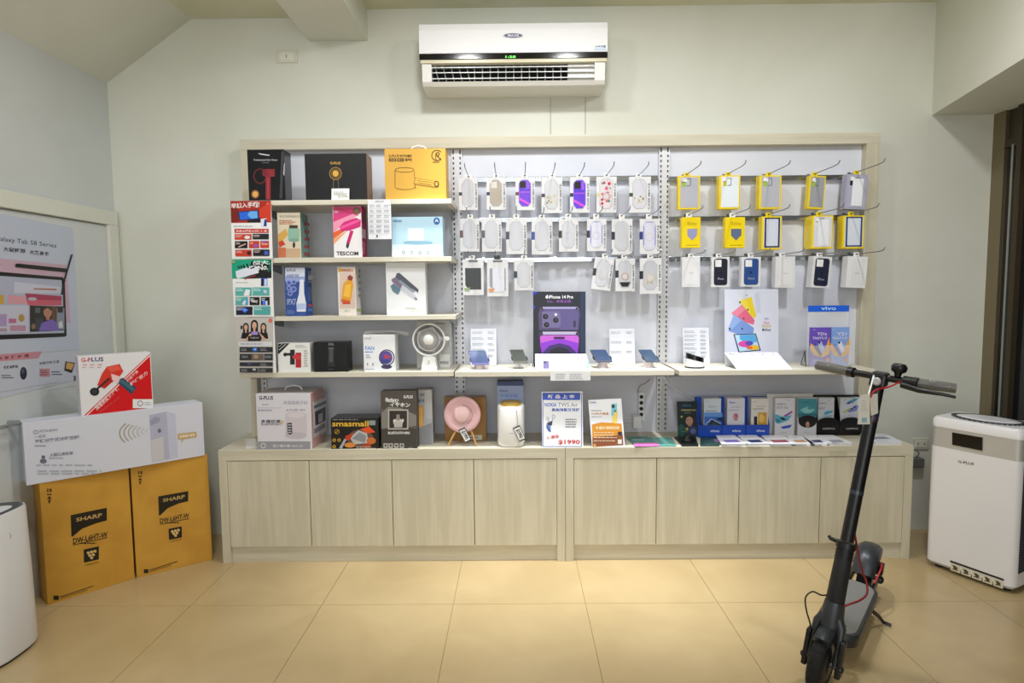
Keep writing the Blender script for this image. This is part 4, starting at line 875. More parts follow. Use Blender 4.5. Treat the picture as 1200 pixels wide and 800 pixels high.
A = Art(f, t, 570, 430, 6.316)
A.poly('D8901E', (780, 425), (850, 408), (930, 412), (1000, 418), (1008, 500), (1012, 575), (785, 592)).poly('8A4A20', (784, 520), (1010, 500), (1014, 576), (786, 590)).text((768, 256, 812, 268), 'NOKIA', '3040B0', True).greek(775, 315, 880, 328, 1, '8A8E98').text((778, 336, 905, 352), '6.5吋大電量', 'D08858', True).greek(778, 362, 885, 372, 1, 'A0A4AC')
A.poly('7AC8DA', (925, 272), (965, 268), (968, 355), (925, 360)).ell(938, 290, 12, 14, '1E262C').poly('F0D86A', (930, 375), (950, 325), (972, 330), (965, 420), (930, 410)).ell(952, 325, 6, 8, '2A2A2A').text((808, 438, 985, 462), '多重好禮帶回家', 'F4E0B0', True)
for y in (480, 498, 516, 540): A.greek(795, y, 975, y + 10, 1, 'F0E0C0', y)
A.ell(988, 490, 18, 14, '2A2A36').rect(972, 535, 1002, 568, 'E0DCD8').ell(802, 578, 10, 10, 'D8A840'); A.done()

# ------------------------------------------------------------------ under-shelf electrics
t = thing('power_strip', 'white four socket power strip fixed below the shelf near centre upright', 'power strip', (at(754, 470, 3.56).x, YP - .01, at(754, 490, 3.56).z))
x_ = at(751.5, 470, 3.59).x; za = at(752, 459, 3.59).z; zb = at(752, 493, 3.59).z
MB().box(x_ - .017, x_ + .02, YP - .028, YP - .001, zb, za, mat('EAEAEC', .35)).build('housing', t, .004)
for k in range(4): MB().lathe((x_ - .001, YP - .028, za - .028 - k * .034), (0, -1, 0), [(.010, 0), (.011, .001), (.007, .0015)], mat('18181A', .5), 14).build('socket', t)
a = at(742.5, 488, 3.53); c = at(752.5, 502, 3.53)
t = thing('charger', 'white wall charger plugged under the power strip', 'charger', ((a.x + c.x) / 2, 3.55, c.z))
MB().box(a.x, c.x, 3.53, YP - .002, c.z, a.z, mat('EEEEF0', .3)).build('housing', t, .004)
for k in range(3):
    p0 = Vector((a.x + .002, 3.55, a.z - .012 - k * .02)); MB().tube([p0, p0 + Vector((-.03, 0, .002)), p0 + Vector((-.05, .01, -.004)), p0 + Vector((-.07, .03, -.01))], .0018, WHITE, 6).build('cord', t)
def cable(pts, r, m, label, name='cable'):
    one(MB().tube(pts, r, m, 6), name, label, 'cable')
def smooth(P, n=6):
    P = [Vector(p) for p in P]; out = []
    for i in range(len(P) - 1):
        p0, p1, p2, p3 = P[max(i - 1, 0)], P[i], P[i + 1], P[min(i + 2, len(P) - 1)]
        for k in range(n):
            s_ = k / n; out.append(.5 * ((2 * p1) + (p2 - p0) * s_ + (2 * p0 - 5 * p1 + 4 * p2 - p3) * s_ ** 2 + (3 * p1 - p0 - 3 * p2 + p3) * s_ ** 3))
    return out + [P[-1]]
cable(smooth([at(778, 443, 3.57), at(786, 452, 3.57), at(800, 461, 3.57), at(812, 468, 3.58), at(818, 480, 3.6)]), .003, WHITE, 'white cable drooping below the shelf towards the blue brochure rack')
cable(smooth([at(762, 444, 3.55), at(756, 449, 3.55), at(750, 452, 3.56), at(747, 460, 3.57)]), .0025, mat('8A8078', .5), 'grey cable looping above the white power strip')

# ------------------------------------------------------------------ things on the waist shelves (centre and right)
zs5 = z5_; zs6 = z6_
def card(x0, x1, y0, label, rows, yb=430, zb=None, seed=1, Y=3.53):
    zb = zs5 if zb is None else zb
    a = at(x0, y0, Y + .03); c = at(x1, y0, Y + .03); t = thing('spec_card', label, 'card', ((a.x + c.x) / 2, Y, zb), 'clear specification card holders')
    MB().hexa([(a.x, Y, zb), (c.x, Y, zb), (c.x, Y + .003, zb), (a.x, Y + .003, zb), (a.x, Y + .03, a.z), (c.x, Y + .03, a.z), (c.x, Y + .033, a.z), (a.x, Y + .033, a.z)], mat('E4E6EE', .25)).build('card', t)
    MB().box(a.x, c.x, Y - .06, Y - .001, zb, zb + .003, CLEAR).build('foot', t)
    n = Vector((0, -1, .03 / (a.z - zb)))
    A = Art(Face((a.x, Y - .0005, zb), n), t)
    w_ = x1 - x0
    for k in range(rows):
        y = y0 + 3 + k * (34 / rows)
        A.greek(x0 + 2, y, x0 + w_ * .55, y + 3.2, 2, 'B4B8C4', seed + k); A.greek(x0 + w_ * .68, y, x1 - 2, y + 3.2, 2, 'A8ACBA', seed + k + 9)
    A.done()
card(551.5, 581.5, 385, 'clear specification card standing behind the lavender display phone', 5, seed=3)
card(714, 743.5, 385, 'clear specification card between the two slate display phones', 3, seed=8)
card(800, 830.5, 384, 'clear specification card behind the white round speaker puck', 7, zb=zs6, seed=21)
def display_phone(x0, x1, y0, y1, col, scr, bx_, label, base, clear=False):
    Y = 3.38; zb = zs5; cx = at((x0 + x1) / 2, y1, Y).x; a = at(x0, y0, Y + .03); b_ = at(x1, y1, Y - .03); bxp = at(bx_, 428, Y).x
    t = thing('display_phone', label, 'phone', (bxp, Y, zb), 'phones on charging display stands')
    st = MB()
    if clear: st.prism([(bxp - .028, Y + .02, zb), (bxp + .028, Y + .02, zb), (bxp + .012, Y, b_.z), (bxp - .012, Y, b_.z)][::-1], (0, .006, 0), CLEAR); st.cyl((bxp, Y, zb), (bxp, Y + .01, b_.z), .004, WHITE, 12)
    else: st.lathe((bxp, Y, zb), (0, 0, 1), [(.030, 0), (.029, .006), (.024, .02), (.024, max(.03, b_.z - zb))], mat(base, .3), 28)
    st.build('stand', t)
    w_ = (b_.x - a.x) / 2; h = (a.z - b_.z); s_ = .012
    Pq = [(-w_, -1), (w_, -1), (w_, 1), (-w_, 1)]
    def pt(u, v, d=0): return Vector((cx + u + v * -s_, Y + v * .045 - d * .5, (a.z + b_.z) / 2 + v * h / 2 + d))
    MB().hexa([pt(*p, -.006) for p in Pq] + [pt(*p, .002) for p in Pq], mat(col, .25)).build('phone_body', t, .003)
    MB().hexa([pt(p[0] * .93, p[1] * .93, .002) for p in Pq] + [pt(p[0] * .93, p[1] * .93, .0028) for p in Pq], mat(scr, .08)).build('screen', t)
    MB().hexa([pt(-w_ - .004, -.5, -.008), pt(w_ + .006, -.5, -.008), pt(w_ + .006, -.1, -.008), pt(-w_ - .004, -.1, -.008), pt(-w_ - .004, -.5, .001), pt(w_ + .006, -.5, .001), pt(w_ + .006, -.1, .001), pt(-w_ - .004, -.1, .001)], BLACK).build('clamp', t)
display_phone(551.5, 571, 411, 426, '7868B4', '4A5A80', 562, 'lavender display phone on pink white stand beside slotted upright', 'EADADA')
display_phone(599.5, 616, 410, 424, '6E7268', '4A4E48', 608, 'olive grey display phone on clear angular stand', '', True)
display_phone(694, 714.5, 410, 423, '5A5E70', '3E4E6C', 706, 'slate display phone just beside the purple phone poster', 'E4D6DC')
display_phone(751, 769.5, 410, 423, '4E5A70', '3E5068', 760, 'slate blue display phone nearest the centre upright', 'E6D8DC')
# stack of small white charging cable
cable(smooth([Vector((at(616, 420, 3.45).x, 3.45, zs5 + .003)), Vector((at(622, 420, 3.42).x, 3.42, zs5 + .02)), Vector((at(621, 420, 3.36).x, 3.36, zs5 + .003)), Vector((at(614, 420, 3.36).x, 3.34, zs5 + .003))]), .0022, WHITE, 'white charging cable curled beside the olive grey display phone')
# phone poster
t, f = leaning('phone_poster', 'dark poster of purple phones with white lettering', 'poster', ((624.7, 341.5), (686, 341.5), (686.5, 430), (625.3, 430)), 3.46, 3.44, mat('0E1226', .15), zb=zs5, nm='poster_board')
A = Art(f, t, 600, 330, 6.667)
A.rect(166, 78, 575, 640, '121628').rect(535, 78, 575, 640, '1E2C4C').rect(166, 78, 270, 640, '0C0E22').poly('1430C8', (166, 78), (200, 78), (170, 110)).ell(172, 198, 8, 12, '2040D0')
A.ell(272, 120, 10, 12, 'F4F4F4').ell(276, 106, 4, 4, 'F4F4F4').text((286, 105, 478, 132), 'iPhone 14 Pro', 'F4F4F8', True).text((275, 142, 470, 165), 'Pro．非常出眾．', '8A4AA8', True)
A.poly('4A3F66', (205, 250), (218, 205), (240, 195), (510, 195), (528, 215), (533, 260), (520, 378), (212, 378)).poly('A49CC8', (240, 196), (510, 196), (520, 212), (232, 212)).poly('5A4E84', (250, 214), (505, 214), (520, 240), (515, 376), (380, 376), (260, 250)).poly('6A6090', (236, 232), (360, 232), (378, 250), (382, 340), (360, 360), (236, 356))
for x, y in ((262, 272), (342, 300), (270, 336)): A.ell(x, y, 28, 27, '7A7098').ell(x, y, 23, 22, '0A0A12').ell(x + 3, y - 3, 8, 8, '3A3A54')
A.ell(342, 256, 11, 10, 'E4E0F0').text((480, 305, 498, 355), 'I', '2A2440', True)
A.poly('3A3256', (212, 400), (230, 388), (515, 388), (528, 402), (525, 425), (215, 425)).poly('B8B0D0', (240, 390), (505, 390), (512, 412), (235, 412)).poly('C05ACB', (218, 430), (240, 418), (505, 418), (522, 432), (520, 500), (505, 560), (235, 560), (222, 500)).poly('8A30C8', (222, 480), (370, 440), (520, 480), (512, 560), (232, 560)).poly('3A1E6A', (236, 556), (290, 500), (370, 480), (450, 500), (506, 556), (506, 640), (236, 640)).poly('120E24', (262, 640), (300, 530), (370, 508), (440, 530), (480, 640)).rect(326, 430, 412, 446, '181020')
for x in (235, 505): A.ell(x, 208, 7, 9, '1A1628').ell(x, 405, 7, 9, '1A1628')
A.done()
def slant(name, label, q, Yt, Yb, zb, deco, k):
    tl, tr = at(*q[0], Yt), at(*q[1], Yt); bl, br = at(*q[3], Yb), at(*q[2], Yb); bl.z = br.z = zb + .002
    t = thing(name, label, 'sign', ((bl.x + br.x) / 2, (Yt + Yb) / 2, zb))
    n = (br - bl).cross(tl - bl).normalized()
    MB().prism([bl, br, tr, tl], -n * .004, mat('F2F2F6', .3)).build('panel', t)
    MB().prism([(bl.x + .01, bl.y + .01, zb), (br.x - .01, br.y + .01, zb), (tr.x - .01, tr.y, zb), (tl.x + .01, tl.y, zb)], (0, 0, .0015), CLEAR).build('base', t)
    MB().prism([(tl.x + .004, tl.y + .004, zb), (tr.x - .004, tl.y + .004, zb), (tr.x - .004, tl.y + .004, tr.z - .006), (tl.x + .004, tl.y + .004, tl.z - .006)], (0, .003, 0), mat('E6E8EE', .3)).build('rear_support', t)
    A = Art(Face(bl, n), t, *k); deco(A); A.done()
def s1(A):
    A.text((206, 590, 222, 608), '5', '5A5A60', True).text((240, 590, 268, 606), '14P', '6A4AA8', True).text((512, 590, 524, 606), '6', 'C04A60', True).text((535, 590, 575, 606), '14 +', 'B84A78', True)
    A.rect(243, 620, 290, 680, '6A6490').rect(247, 622, 268, 638, '2E2A4A').rect(552, 615, 588, 680, 'B8D4EE').rect(588, 622, 602, 676, '8AB0D8').greek(300, 620, 420, 675, 5, 'D2D4DC', 4).greek(440, 620, 545, 675, 5, 'D4D6DC', 6)
slant('price_sign', 'white slanted price panel in front of the purple phone poster', ((627, 414.5), (686.5, 414.5), (693, 434.8), (627.3, 434.8)), 3.40, 3.27, zs5, s1, (600, 330, 6.667))
a = at(645, 436, YS - .004); c = at(692, 445.5, YS - .004)
t = thing('shelf_label', 'white printed label strip hanging on the shelf edge under phone poster', 'label', ((a.x + c.x) / 2, YS - .003, c.z))
MB().box(a.x, c.x, YS - .0045, YS - .003, c.z, a.z, mat('E6E6EA', .4)).build('strip', t)
A = Art(Face((0, YS - .0045, 0), (0, -1, 0)), t, 600, 330, 6.667); A.greek(340, 715, 420, 765, 4, '8A8E9A', 2, .35); A.greek(450, 715, 560, 765, 4, '9A9EAA', 5, .35); A.done()
# round puck
def puck():
    y = 3.33; p = at(814, 431, y); q = atz(814, 430.5, zs6); y = q.y
    t = thing('smart_puck', 'white round device with tilted black top on the shelf', 'device', (q.x, y, zs6))
    r = .052
    MB().lathe((q.x, y, zs6), (0, 0, 1), [(r * .94, 0), (r, .004), (r, .008)], mat('1A1A1C', .4), 36).build('foot_ring', t)
    n = 36; ci = lambda s_, z, t_: [(q.x + r * s_ * math.cos(i * 2 * math.pi / n), y + r * s_ * math.sin(i * 2 * math.pi / n), z + t_ * -math.cos(i * 2 * math.pi / n)) for i in range(n)]
    MB().ring([ci(.98, zs6 + .008, 0), ci(.95, zs6 + .04, .012)], mat('EAEAEA', .3)).build('body', t)
    MB().ring([ci(.9, zs6 + .0405, .012), ci(.9, zs6 + .062, .014), ci(.84, zs6 + .067, .014)], mat('0C0C0E', .2)).build('black_top', t)
puck()
# tablet poster
t, f = leaning('tablet_poster', 'pale lavender poster with fan of coloured tablets', 'poster', ((849, 339), (912, 338.5), (912.5, 428), (849.5, 428)), 3.50, 3.47, mat('D9DCEC', .25), zb=zs6, nm='poster_board')
A = Art(f, t, 830, 330, 6.667)
A.poly('C9CCE0', (360, 100), (395, 80), (410, 240), (375, 245)).poly('E8CE2E', (240, 150), (338, 118), (375, 265), (358, 285), (300, 240)).poly('F0DC50', (240, 150), (300, 128), (330, 250)).poly('E06A8A', (180, 245), (262, 178), (362, 300), (355, 335), (230, 300)).poly('E88AA2', (180, 245), (262, 178), (290, 215), (215, 280)).poly('7A9AD8', (158, 360), (200, 255), (358, 362), (350, 405), (240, 412), (160, 385)).poly('94B0E4', (160, 358), (200, 258), (260, 300), (180, 375))
A.poly('26304A', (196, 410), (372, 404), (410, 536), (235, 552)).poly('BCDCF4', (206, 416), (366, 410), (400, 530), (243, 545)).poly('5AA8E0', (246, 416), (366, 412), (380, 470), (300, 480), (245, 450)).ell(288, 486, 55, 26, 'D850A8').ell(355, 514, 42, 20, 'F0C03A').ell(320, 480, 30, 18, '5A50B8').ell(322, 516, 24, 12, 'E87038')
for x, y in ((309, 218), (276, 287), (264, 367), (167, 366), (246, 160)): A.ell(x, y, 7, 8, '4A5068')
A.ell(300, 105, 5, 4, '6A6E80').text((438, 282, 472, 296), '全新', '7A9AC8', True).text((432, 310, 475, 328), 'iPad', 'E0A0C0', True).text((418, 336, 488, 356), '繽紛登場', 'E0C080', True).ell(428, 375, 8, 9, '3A3A44').text((440, 366, 485, 384), 'iPad', '7A7E8C', True); A.done()
def s2(A):
    for k, x in enumerate((160, 250, 325, 410, 490)): A.text((x, 560, x + 42 - k * 5, 572), ['iPad', 'Pro', 'Air', 'mini', '10'][k], ['4A4A60', '5A4A90', 'C05A78', '8A8A90', 'A0A0A4'][k], True)
    for k in range(5): A.greek(205 + k * 82, 590, 265 + k * 82, 670, 5, 'D4D4D8', k, .3)
slant('price_sign', 'white slanted price panel in front of the tablet poster', ((849, 413), (911, 412.7), (928, 432.3), (864, 432.8)), 3.42, 3.27, zs6, s2, (830, 330, 6.667))
# small wire easel
q = [atz(938.5, 427, zs6), atz(944.8, 429.5, zs6), at(943, 411, 3.38), atz(943, 424, zs6)]
t = thing('wire_easel', 'small black wire easel beside the acrylic leaflet holder', 'easel', q[0])
for a_, b_ in ((0, 2), (1, 2), (3, 2), (0, 1)): MB().tube([q[a_] + Vector((0, 0, .002)), q[b_] + Vector((0, 0, .002))], .0018, BLACK, 6).build('wire_leg' if a_ != 0 or b_ != 1 else 'wire_foot', t)
# acrylic holder
def vivo():
    Y = 3.40; a = at(947, 358, Y); c = at(995, 358, Y); ax, cx = a.x, c.x; zt = a.z; zh = at(970, 365, Y).z; zm = at(970, 384, Y).z
    t = thing('leaflet_holder', 'clear acrylic leaflet holder with blue header strip', 'leaflet holder', ((ax + cx) / 2, Y, zs6))
    MB().box(ax, cx, Y, Y + .003, zs6, zt, CLEAR).build('back_sheet', t)
    MB().box(ax, cx, Y - .035, Y - .032, zs6, at(970, 404, Y).z, CLEAR).build('front_sheet', t)
    for x in (ax, cx - .003): MB().box(x, x + .003, Y - .032, Y, zs6, at(970, 404, Y).z, CLEAR).build('side_sheet', t)
    MB().box(ax + .003, cx - .003, Y - .032, Y, zs6, zs6 + .003, CLEAR).build('bottom_sheet', t)
    MB().box(ax, cx, Y - .002, Y - .0002, zh, zt, mat('1C62E0', .2)).build('header_strip', t)
    A = Art(Face((0, Y - .002, 0), (0, -1, 0)), t, 830, 330, 6.667); A.text((880, 194, 1000, 221), 'vivo', 'B8DCFA', True); A.done()
    for (x0, x1, bg, l, yy, tx, lb) in ((949.5, 973, '6A52C0', 'purple', 0, 'Y21s', 'purple leaflet with yellow swirl in the acrylic holder'), (974, 995, '86A8E8', 'blue', 1, 'Y21', 'light blue leaflet with yellow swirl in the acrylic holder')):
        p0 = at(x0, 400, Y - .02); p1 = at(x1, 400, Y - .02)
        tt = thing('leaflet', lb, 'leaflet', ((p0.x + p1.x) / 2, Y - .01, zs6 + .003), 'leaflets in the acrylic holder')
        MB().box(p0.x + .001, min(p1.x, cx - .004), Y - .02, Y - .004, zs6 + .003, at(970, 383.5, Y - .02).z, mat(bg, .3)).build('pages', tt)
        A = Art(Face((0, Y - .02, 0), (0, -1, 0)), tt, 830, 330, 6.667); o = 0 if not yy else 155
        A.poly('F0B01E', (800 + o, 478), (828 + o, 500), (870 + o, 540), (915 + o, 515), (946 + o, 430), (950 + o, 560), (890 + o, 592), (830 + o, 575), (798 + o, 530))
        A.poly('26305A' if not yy else '4A50B8', (818 + o, 500), (838 + o, 488), (890 + o, 560), (876 + o, 588)).poly('B0C4F0' if not yy else 'E8E4F4', (855 + o, 480), (885 + o, 465), (912 + o, 540), (885 + o, 560)).ell(867 + o, 476, 8, 9, '1A1A30').ell(935 + o if not yy else 1075, 610, 17, 18, 'E88A3A')
        A.text((850 + o, 395, 925 + o, 418), tx, 'EDE8F8', True).text((815 + o, 430, 930 + o, 450), 'THAT\'S IT', 'E4E0F4', True).greek(812 + o, 605, 890 + o, 628, 3, 'C0B4E8', 3).greek(815 + o, 370, 850 + o, 378, 1, 'D8D0F0')
        A.done()
vivo()

# ------------------------------------------------------------------ brochures on the worktop
def flat(px, label, col, th=.006, deco=None, name='brochure', zb=None, grp='brochure stacks lying on the worktop'):
    zb = zk if zb is None else zb
    q = [atz(x, y, zb + th) for x, y in px]; q = [Vector((v.x, min(max(v.y, YC + .006), 3.45), zb)) for v in q]; ct = sum(q, Vector()) / 4
    t = thing(name, label, 'brochure', (ct.x, ct.y, zb), grp)
    nl = max(1, min(4, int(th / .004)))
    for k in range(nl):
        s_ = Vector(((k % 2) * .003 - .001, (k % 2) * .002, 0)); MB().prism([v + s_ + Vector((0, 0, k * th / nl)) for v in q][::-1], (0, 0, th / nl - .0003), mat(['E8E8EA', col][k == nl - 1] if nl > 1 else col, .35)).build('pages' if nl == 1 else 'booklet', t)
    A = Art(Face((0, 0, zb + th - .0003), (0, 0, 1)), t)
    if deco: deco(A)
    A.done(); return t
def mag(A):
    A.src(570, 430, 6.316).poly('3E7C78', (1035, 515), (1195, 512), (1260, 560), (1085, 565)).poly('E070B8', (1085, 562), (1262, 560), (1285, 584), (1100, 588)).greek(1080, 530, 1200, 545, 1, 'B8D0CC')
flat([(733.5, 510.5), (786, 511), (797, 526), (747, 526)], 'teal and pink magazine lying flat on the worktop by cabinet joint', '5A9A90', .005, mag)
def pamp(x0, x1, acc, sh=0):
    def f(A):
        w_ = x1 - x0; A.poly(acc, (x0 + w_ * .35, 513.5), (x0 + w_ * .7, 514), (x0 + w_ * .9, 519), (x0 + w_ * .5, 519.5)); A.greek(x0 + w_ * .45, 520, x0 + w_ * .9, 521.5, 1, 'B8B8C0')
    return f
# black bundle
def bundle():
    q = [atz(x, y, zk + .004) for x, y in ((790, 512), (815, 511), (822, 525), (802, 525))]; q = [Vector((v.x, max(v.y, YC + .006), zk)) for v in q]; ct = sum(q, Vector()) / 4
    t = thing('cable_bundle', 'black coiled cable bundle on dark booklet before the green brochure', 'cable', (ct.x, ct.y, zk))
    MB().prism(q[::-1], (0, 0, .006), mat('1A1F1C', .4)).build('booklet', t)
    R = random.Random(4)
    for k in range(5):
        c = ct + Vector((.0, -.01, .010 + k * .006)); rr = .034 - k * .003
        MB().tube([c + Vector((rr * math.cos(a) * R.uniform(.9, 1.1), rr * .75 * math.sin(a) * R.uniform(.9, 1.1), R.uniform(-.001, .001))) for a in [i * .3927 for i in range(16)]], .004, mat('101010', .4), 6, True).build('coil', t)
bundle()
def gr(A): A.poly('3A5A4A', (822, 517), (838, 514), (846, 520), (828, 521)).poly('8A6A9A', (836, 514), (842, 514), (845, 518), (838, 518))
flat([(821, 512), (840, 512), (847, 524.5), (824, 524.8)], 'dark green brochure lying flat beside black cable bundle', '2E4638', .005, gr)
cols = [(838.5, 861, 848, 878, '8A78C8', 'brochure stack with violet print in front of blue rack, first pocket'), (864.5, 886, 878, 905.5, '2A3A6A', 'brochure stack with navy band in front of blue rack middle'),
        (892, 918, 905, 935, 'A84A58', 'brochure stack with red corner beside the white poster stand'), (921, 938, 930, 957, 'D8A888', 'thin brochure stack with peach figure before the teal brochure'),
        (938, 959, 953, 974.5, '4A5078', 'brochure stack with dark blue band before first black holder'), (956, 976, 976, 1005, '9AA0AC', 'tall brochure stack with grey picture behind the scooter stem'),
        ]
for i, (a0, a1, b0, b1, acc, lb) in enumerate(cols):
    def dc(A, a0=a0, a1=a1, b0=b0, b1=b1, acc=acc):
        A.poly(acc, (a0 * .45 + b0 * .55 + 3, 515.5), (a1 * .55 + b1 * .45 - 5, 515), (a1 * .4 + b1 * .6 - 3, 518), (a0 * .3 + b0 * .7 + 6, 518.5)); A.greek(b0 - 2, 519.5, b1 - 7, 521, 1, 'B4B6C0', i)
    flat([(a0, 509.5), (a1, 509.5), (b1, 521), (b0, 521.5)], lb, 'EDEDF0', [.014, .014, .012, .010, .010, .016][i], dc)
def dc7(A): A.poly('7A7C98', (1016, 512), (1036, 511.5), (1044, 514), (1022, 514.5)); A.greek(1028, 516, 1046, 517.5, 1, 'B8BAC4')
flat([(1008, 508), (1038, 507.5), (1057, 517.5), (1029, 519)], 'white brochure stack at the cabinet end beyond the scooter stem', 'DADCE8', .016, dc7)

t, f = leaning('brochure', 'dark green brochure of a smiling boy standing upright beside blue rack', 'brochure', ((793.5, 470.3), (817, 470.3), (821, 510), (795, 511)), 3.50, 3.48, mat('1C2B30', .3), .012)
A = Art(f, t, 780, 440, 8)
A.poly('2A5A50', (112, 480), (150, 450), (200, 500), (180, 570), (115, 575)).text((150, 268, 240, 290), 'vivo', '3A78A8', True).text((145, 315, 285, 332), '探索無限精彩', 'C8C070', True).greek(175, 344, 255, 354, 1, 'A8B098').ell(232, 415, 45, 48, '2A1E1A').ell(222, 425, 34, 42, 'C89A84').rect(212, 455, 245, 490, 'B88A74').poly('3A4260', (185, 490), (215, 475), (262, 470), (305, 500), (300, 572), (190, 572)).ell(258, 520, 26, 24, '6A78B8').ell(150, 385, 10, 10, 'C8C84A').line('7A2E2A', 3, (205, 450), (222, 446)).ell(205, 418, 3, 3, '1A1210').ell(228, 416, 3, 3, '1A1210').ell(200, 500, 12, 14, 'D0B84A').greek(150, 520, 230, 530, 1, '7A9A70')
A.poly('222A34', (265, 380), (290, 400), (300, 460), (270, 440)); A.done()
# blue rack
def rack(name, label, x0, x1, yt, yb, Y, depth, m, slots, lip, logo, k, arcs=False):
    a = at(x0, yb, Y); c = at(x1, yb, Y); zt = at((x0 + x1) / 2, yt, Y + depth).z; zl = at((x0 + x1) / 2, lip, Y).z
    t = thing(name, label, 'brochure rack', ((a.x + c.x) / 2, Y + depth / 2, zk)); M_ = mat(m, .3)
    MB().box(a.x, c.x, Y + depth, Y + depth + .004, zk, zt, M_).build('back_board', t)
    MB().box(a.x, c.x, Y, Y + depth, zk, zk + .004, M_).build('bottom_board', t)
    n = len(slots); xs = [a.x + (c.x - a.x) * i / n for i in range(n + 1)]
    for i, x in enumerate(xs):
        x_ = min(max(x, a.x + .002), c.x - .002)
        MB().prism([(x_ - .002, Y, zk), (x_ - .002, Y + depth, zk), (x_ - .002, Y + depth, zt), (x_ - .002, Y + depth * .75, zt - .02), (x_ - .002, Y, zl)], (.004, 0, 0), M_).build('divider', t)
    for i in range(n):
        xa, xb = xs[i] + .004, xs[i + 1] - .004
        if arcs:
            cx = (xa + xb) / 2; R_ = (xb - xa) / 2; pts = [(xa, Y, zk), (xb, Y, zk)] + [(cx + R_ * math.cos(j * math.pi / 12), Y, zl - .03 + .03 * math.sin(j * math.pi / 12)) for j in range(13)]
            MB().prism(pts, (0, .003, 0), M_).build('pocket_front', t)
        else: MB().box(xa, xb, Y, Y + .003, zk, zl, M_).build('pocket_front', t)
    A = Art(Face((0, Y, 0), (0, -1, 0)), t, *k)
    for i in range(n):
        fx, lb2 = slots[i][:2]
        A.text(fx, logo, 'D8E4FA' if not arcs else 'C8C8C8', True)
    A.done()
    for i in range(n):
        fx, lb2, bx0, bx1, by0, bg, deco = slots[i]
        Yb_ = Y + .012; p0 = at(bx0, 490, Yb_); p1 = at(bx1, 490, Yb_); zt2_ = at((bx0 + bx1) / 2, by0, Yb_).z
        p0.x = max(p0.x, xs[i] + .0035); p1.x = min(p1.x, xs[i + 1] - .0035)
        tt = thing('brochure', lb2, 'brochure', ((p0.x + p1.x) / 2, Yb_, zk + .004), 'brochures standing in racks')
        MB().box(p0.x, p1.x, Yb_, Y + depth - .002, zk + .004, zt2_, mat('DADADA', .4)).build('pages', tt)
        MB().box(p0.x, p1.x, Yb_ - .001, Yb_, zk + .004, zt2_, mat(bg, .3)).build('cover', tt)
        B = Art(Face((0, Yb_ - .001, 0), (0, -1, 0)), tt, *k); deco(B); B.done()
def v1(A): A.greek(375, 238, 415, 246, 1, '9AA0B0').text((400, 285, 482, 298), '精彩隨行', '7A98A0').greek(380, 322, 515, 338, 1, '6A7A90').rect(362, 345, 532, 462, '3A70D0').rect(362, 345, 532, 385, '6AA0E8').poly('182838', (395, 462), (440, 405), (530, 462)).poly('24504C', (420, 462), (450, 425), (505, 462)).line('E8ECF0', 5, (368, 460), (430, 405), (530, 458)).poly('16243C', (470, 400), (532, 390), (532, 440))
def v2(A): A.text((598, 240, 652, 260), 'Shine', '5A58D0', True).text((610, 290, 698, 302), 'X80 系列', '7A88A8').greek(590, 318, 722, 328, 1, '8A94A8').ell(657, 385, 26, 36, 'D8A0A8').ell(662, 375, 14, 18, 'B86A7A').poly('C88A94', (635, 410), (655, 395), (680, 410), (660, 425))
def v3(A): A.greek(825, 238, 870, 246, 1, 'B0B0B0').text((848, 280, 935, 294), 'V23 系列', '8A8478').greek(818, 306, 955, 318, 1, '6A6458').rect(865, 345, 950, 460, 'E0B048').ell(900, 400, 22, 40, 'F0CC70').ell(925, 365, 14, 12, 'D88A68').rect(828, 382, 858, 460, '26283A')
rack('brochure_rack', 'blue three pocket brochure rack on the worktop', 818, 901.5, 464.5, 511, 3.46, .07, '1B4FC4',
     [((418, 505, 502, 530), 'blue landscape brochure in the blue rack', 824.8, 847, 467, 'DCE6F2', v1), ((622, 503, 706, 529), 'white brochure with pink figure in middle pocket of blue rack', 852, 873.5, 466.5, 'E4E4F0', v2), ((848, 503, 930, 528), 'cream brochure with golden picture in the blue rack', 880, 901.3, 467, 'ECE8E4', v3)], 498, 'vivo', (780, 440, 8))
# white stand with tall brochures
def stand_brochure(x0, x1, y0, label, bg, deco, k, Y=3.47, yb=508):
    q = [(x0, y0), (x1, y0), (x1, yb), (x0, yb)]
    a = at(x0, 490, Y); c = at(x1, 490, Y); z = at((x0 + x1) / 2, y0, Y).z
    t = thing('brochure', label, 'brochure', ((a.x + c.x) / 2, Y, zk), 'tall brochures in white stand')
    MB().box(a.x, c.x, Y, Y + .028, zk + .005, z, mat('CFCDD2', .35)).build('pages', t)
    MB().box(a.x + .001, c.x - .001, Y - .0015, Y, zk + .005, z - .002, mat(bg, .3)).build('cover', t)
    MB().box(a.x, c.x, Y, Y + .028, zk, zk + .005, WHITE).build('backing_card', t)
    A = Art(Face((0, Y - .0015, 0), (0, -1, 0)), t, *k); deco(A); A.done()
def o1(A): A.text((1040, 258, 1125, 278), 'OPPO', '6A6E7A').text((1040, 290, 1145, 310), 'A77 5G', '6A6E7A').greek(1135, 225, 1180, 234, 1, '8A8E98').poly('A860B8', (1100, 378), (1185, 328), (1190, 345), (1125, 388)).poly('6AB8D4', (1025, 360), (1110, 385), (1185, 368), (1150, 420), (1060, 452), (1025, 430)).poly('3A8AAC', (1028, 400), (1090, 420), (1040, 448)).poly('16303C', (1060, 395), (1100, 392), (1135, 412), (1100, 418)).poly('3A5AD0', (1075, 480), (1130, 468), (1185, 458), (1165, 488), (1100, 498)); A.greek(1080, 530, 1150, 540, 1, 'A0A4B0')
stand_brochure(908, 931, 466, 'white brochure with purple and cyan swoosh beside the blue rack', 'E6E6EE', o1, (780, 440, 8))
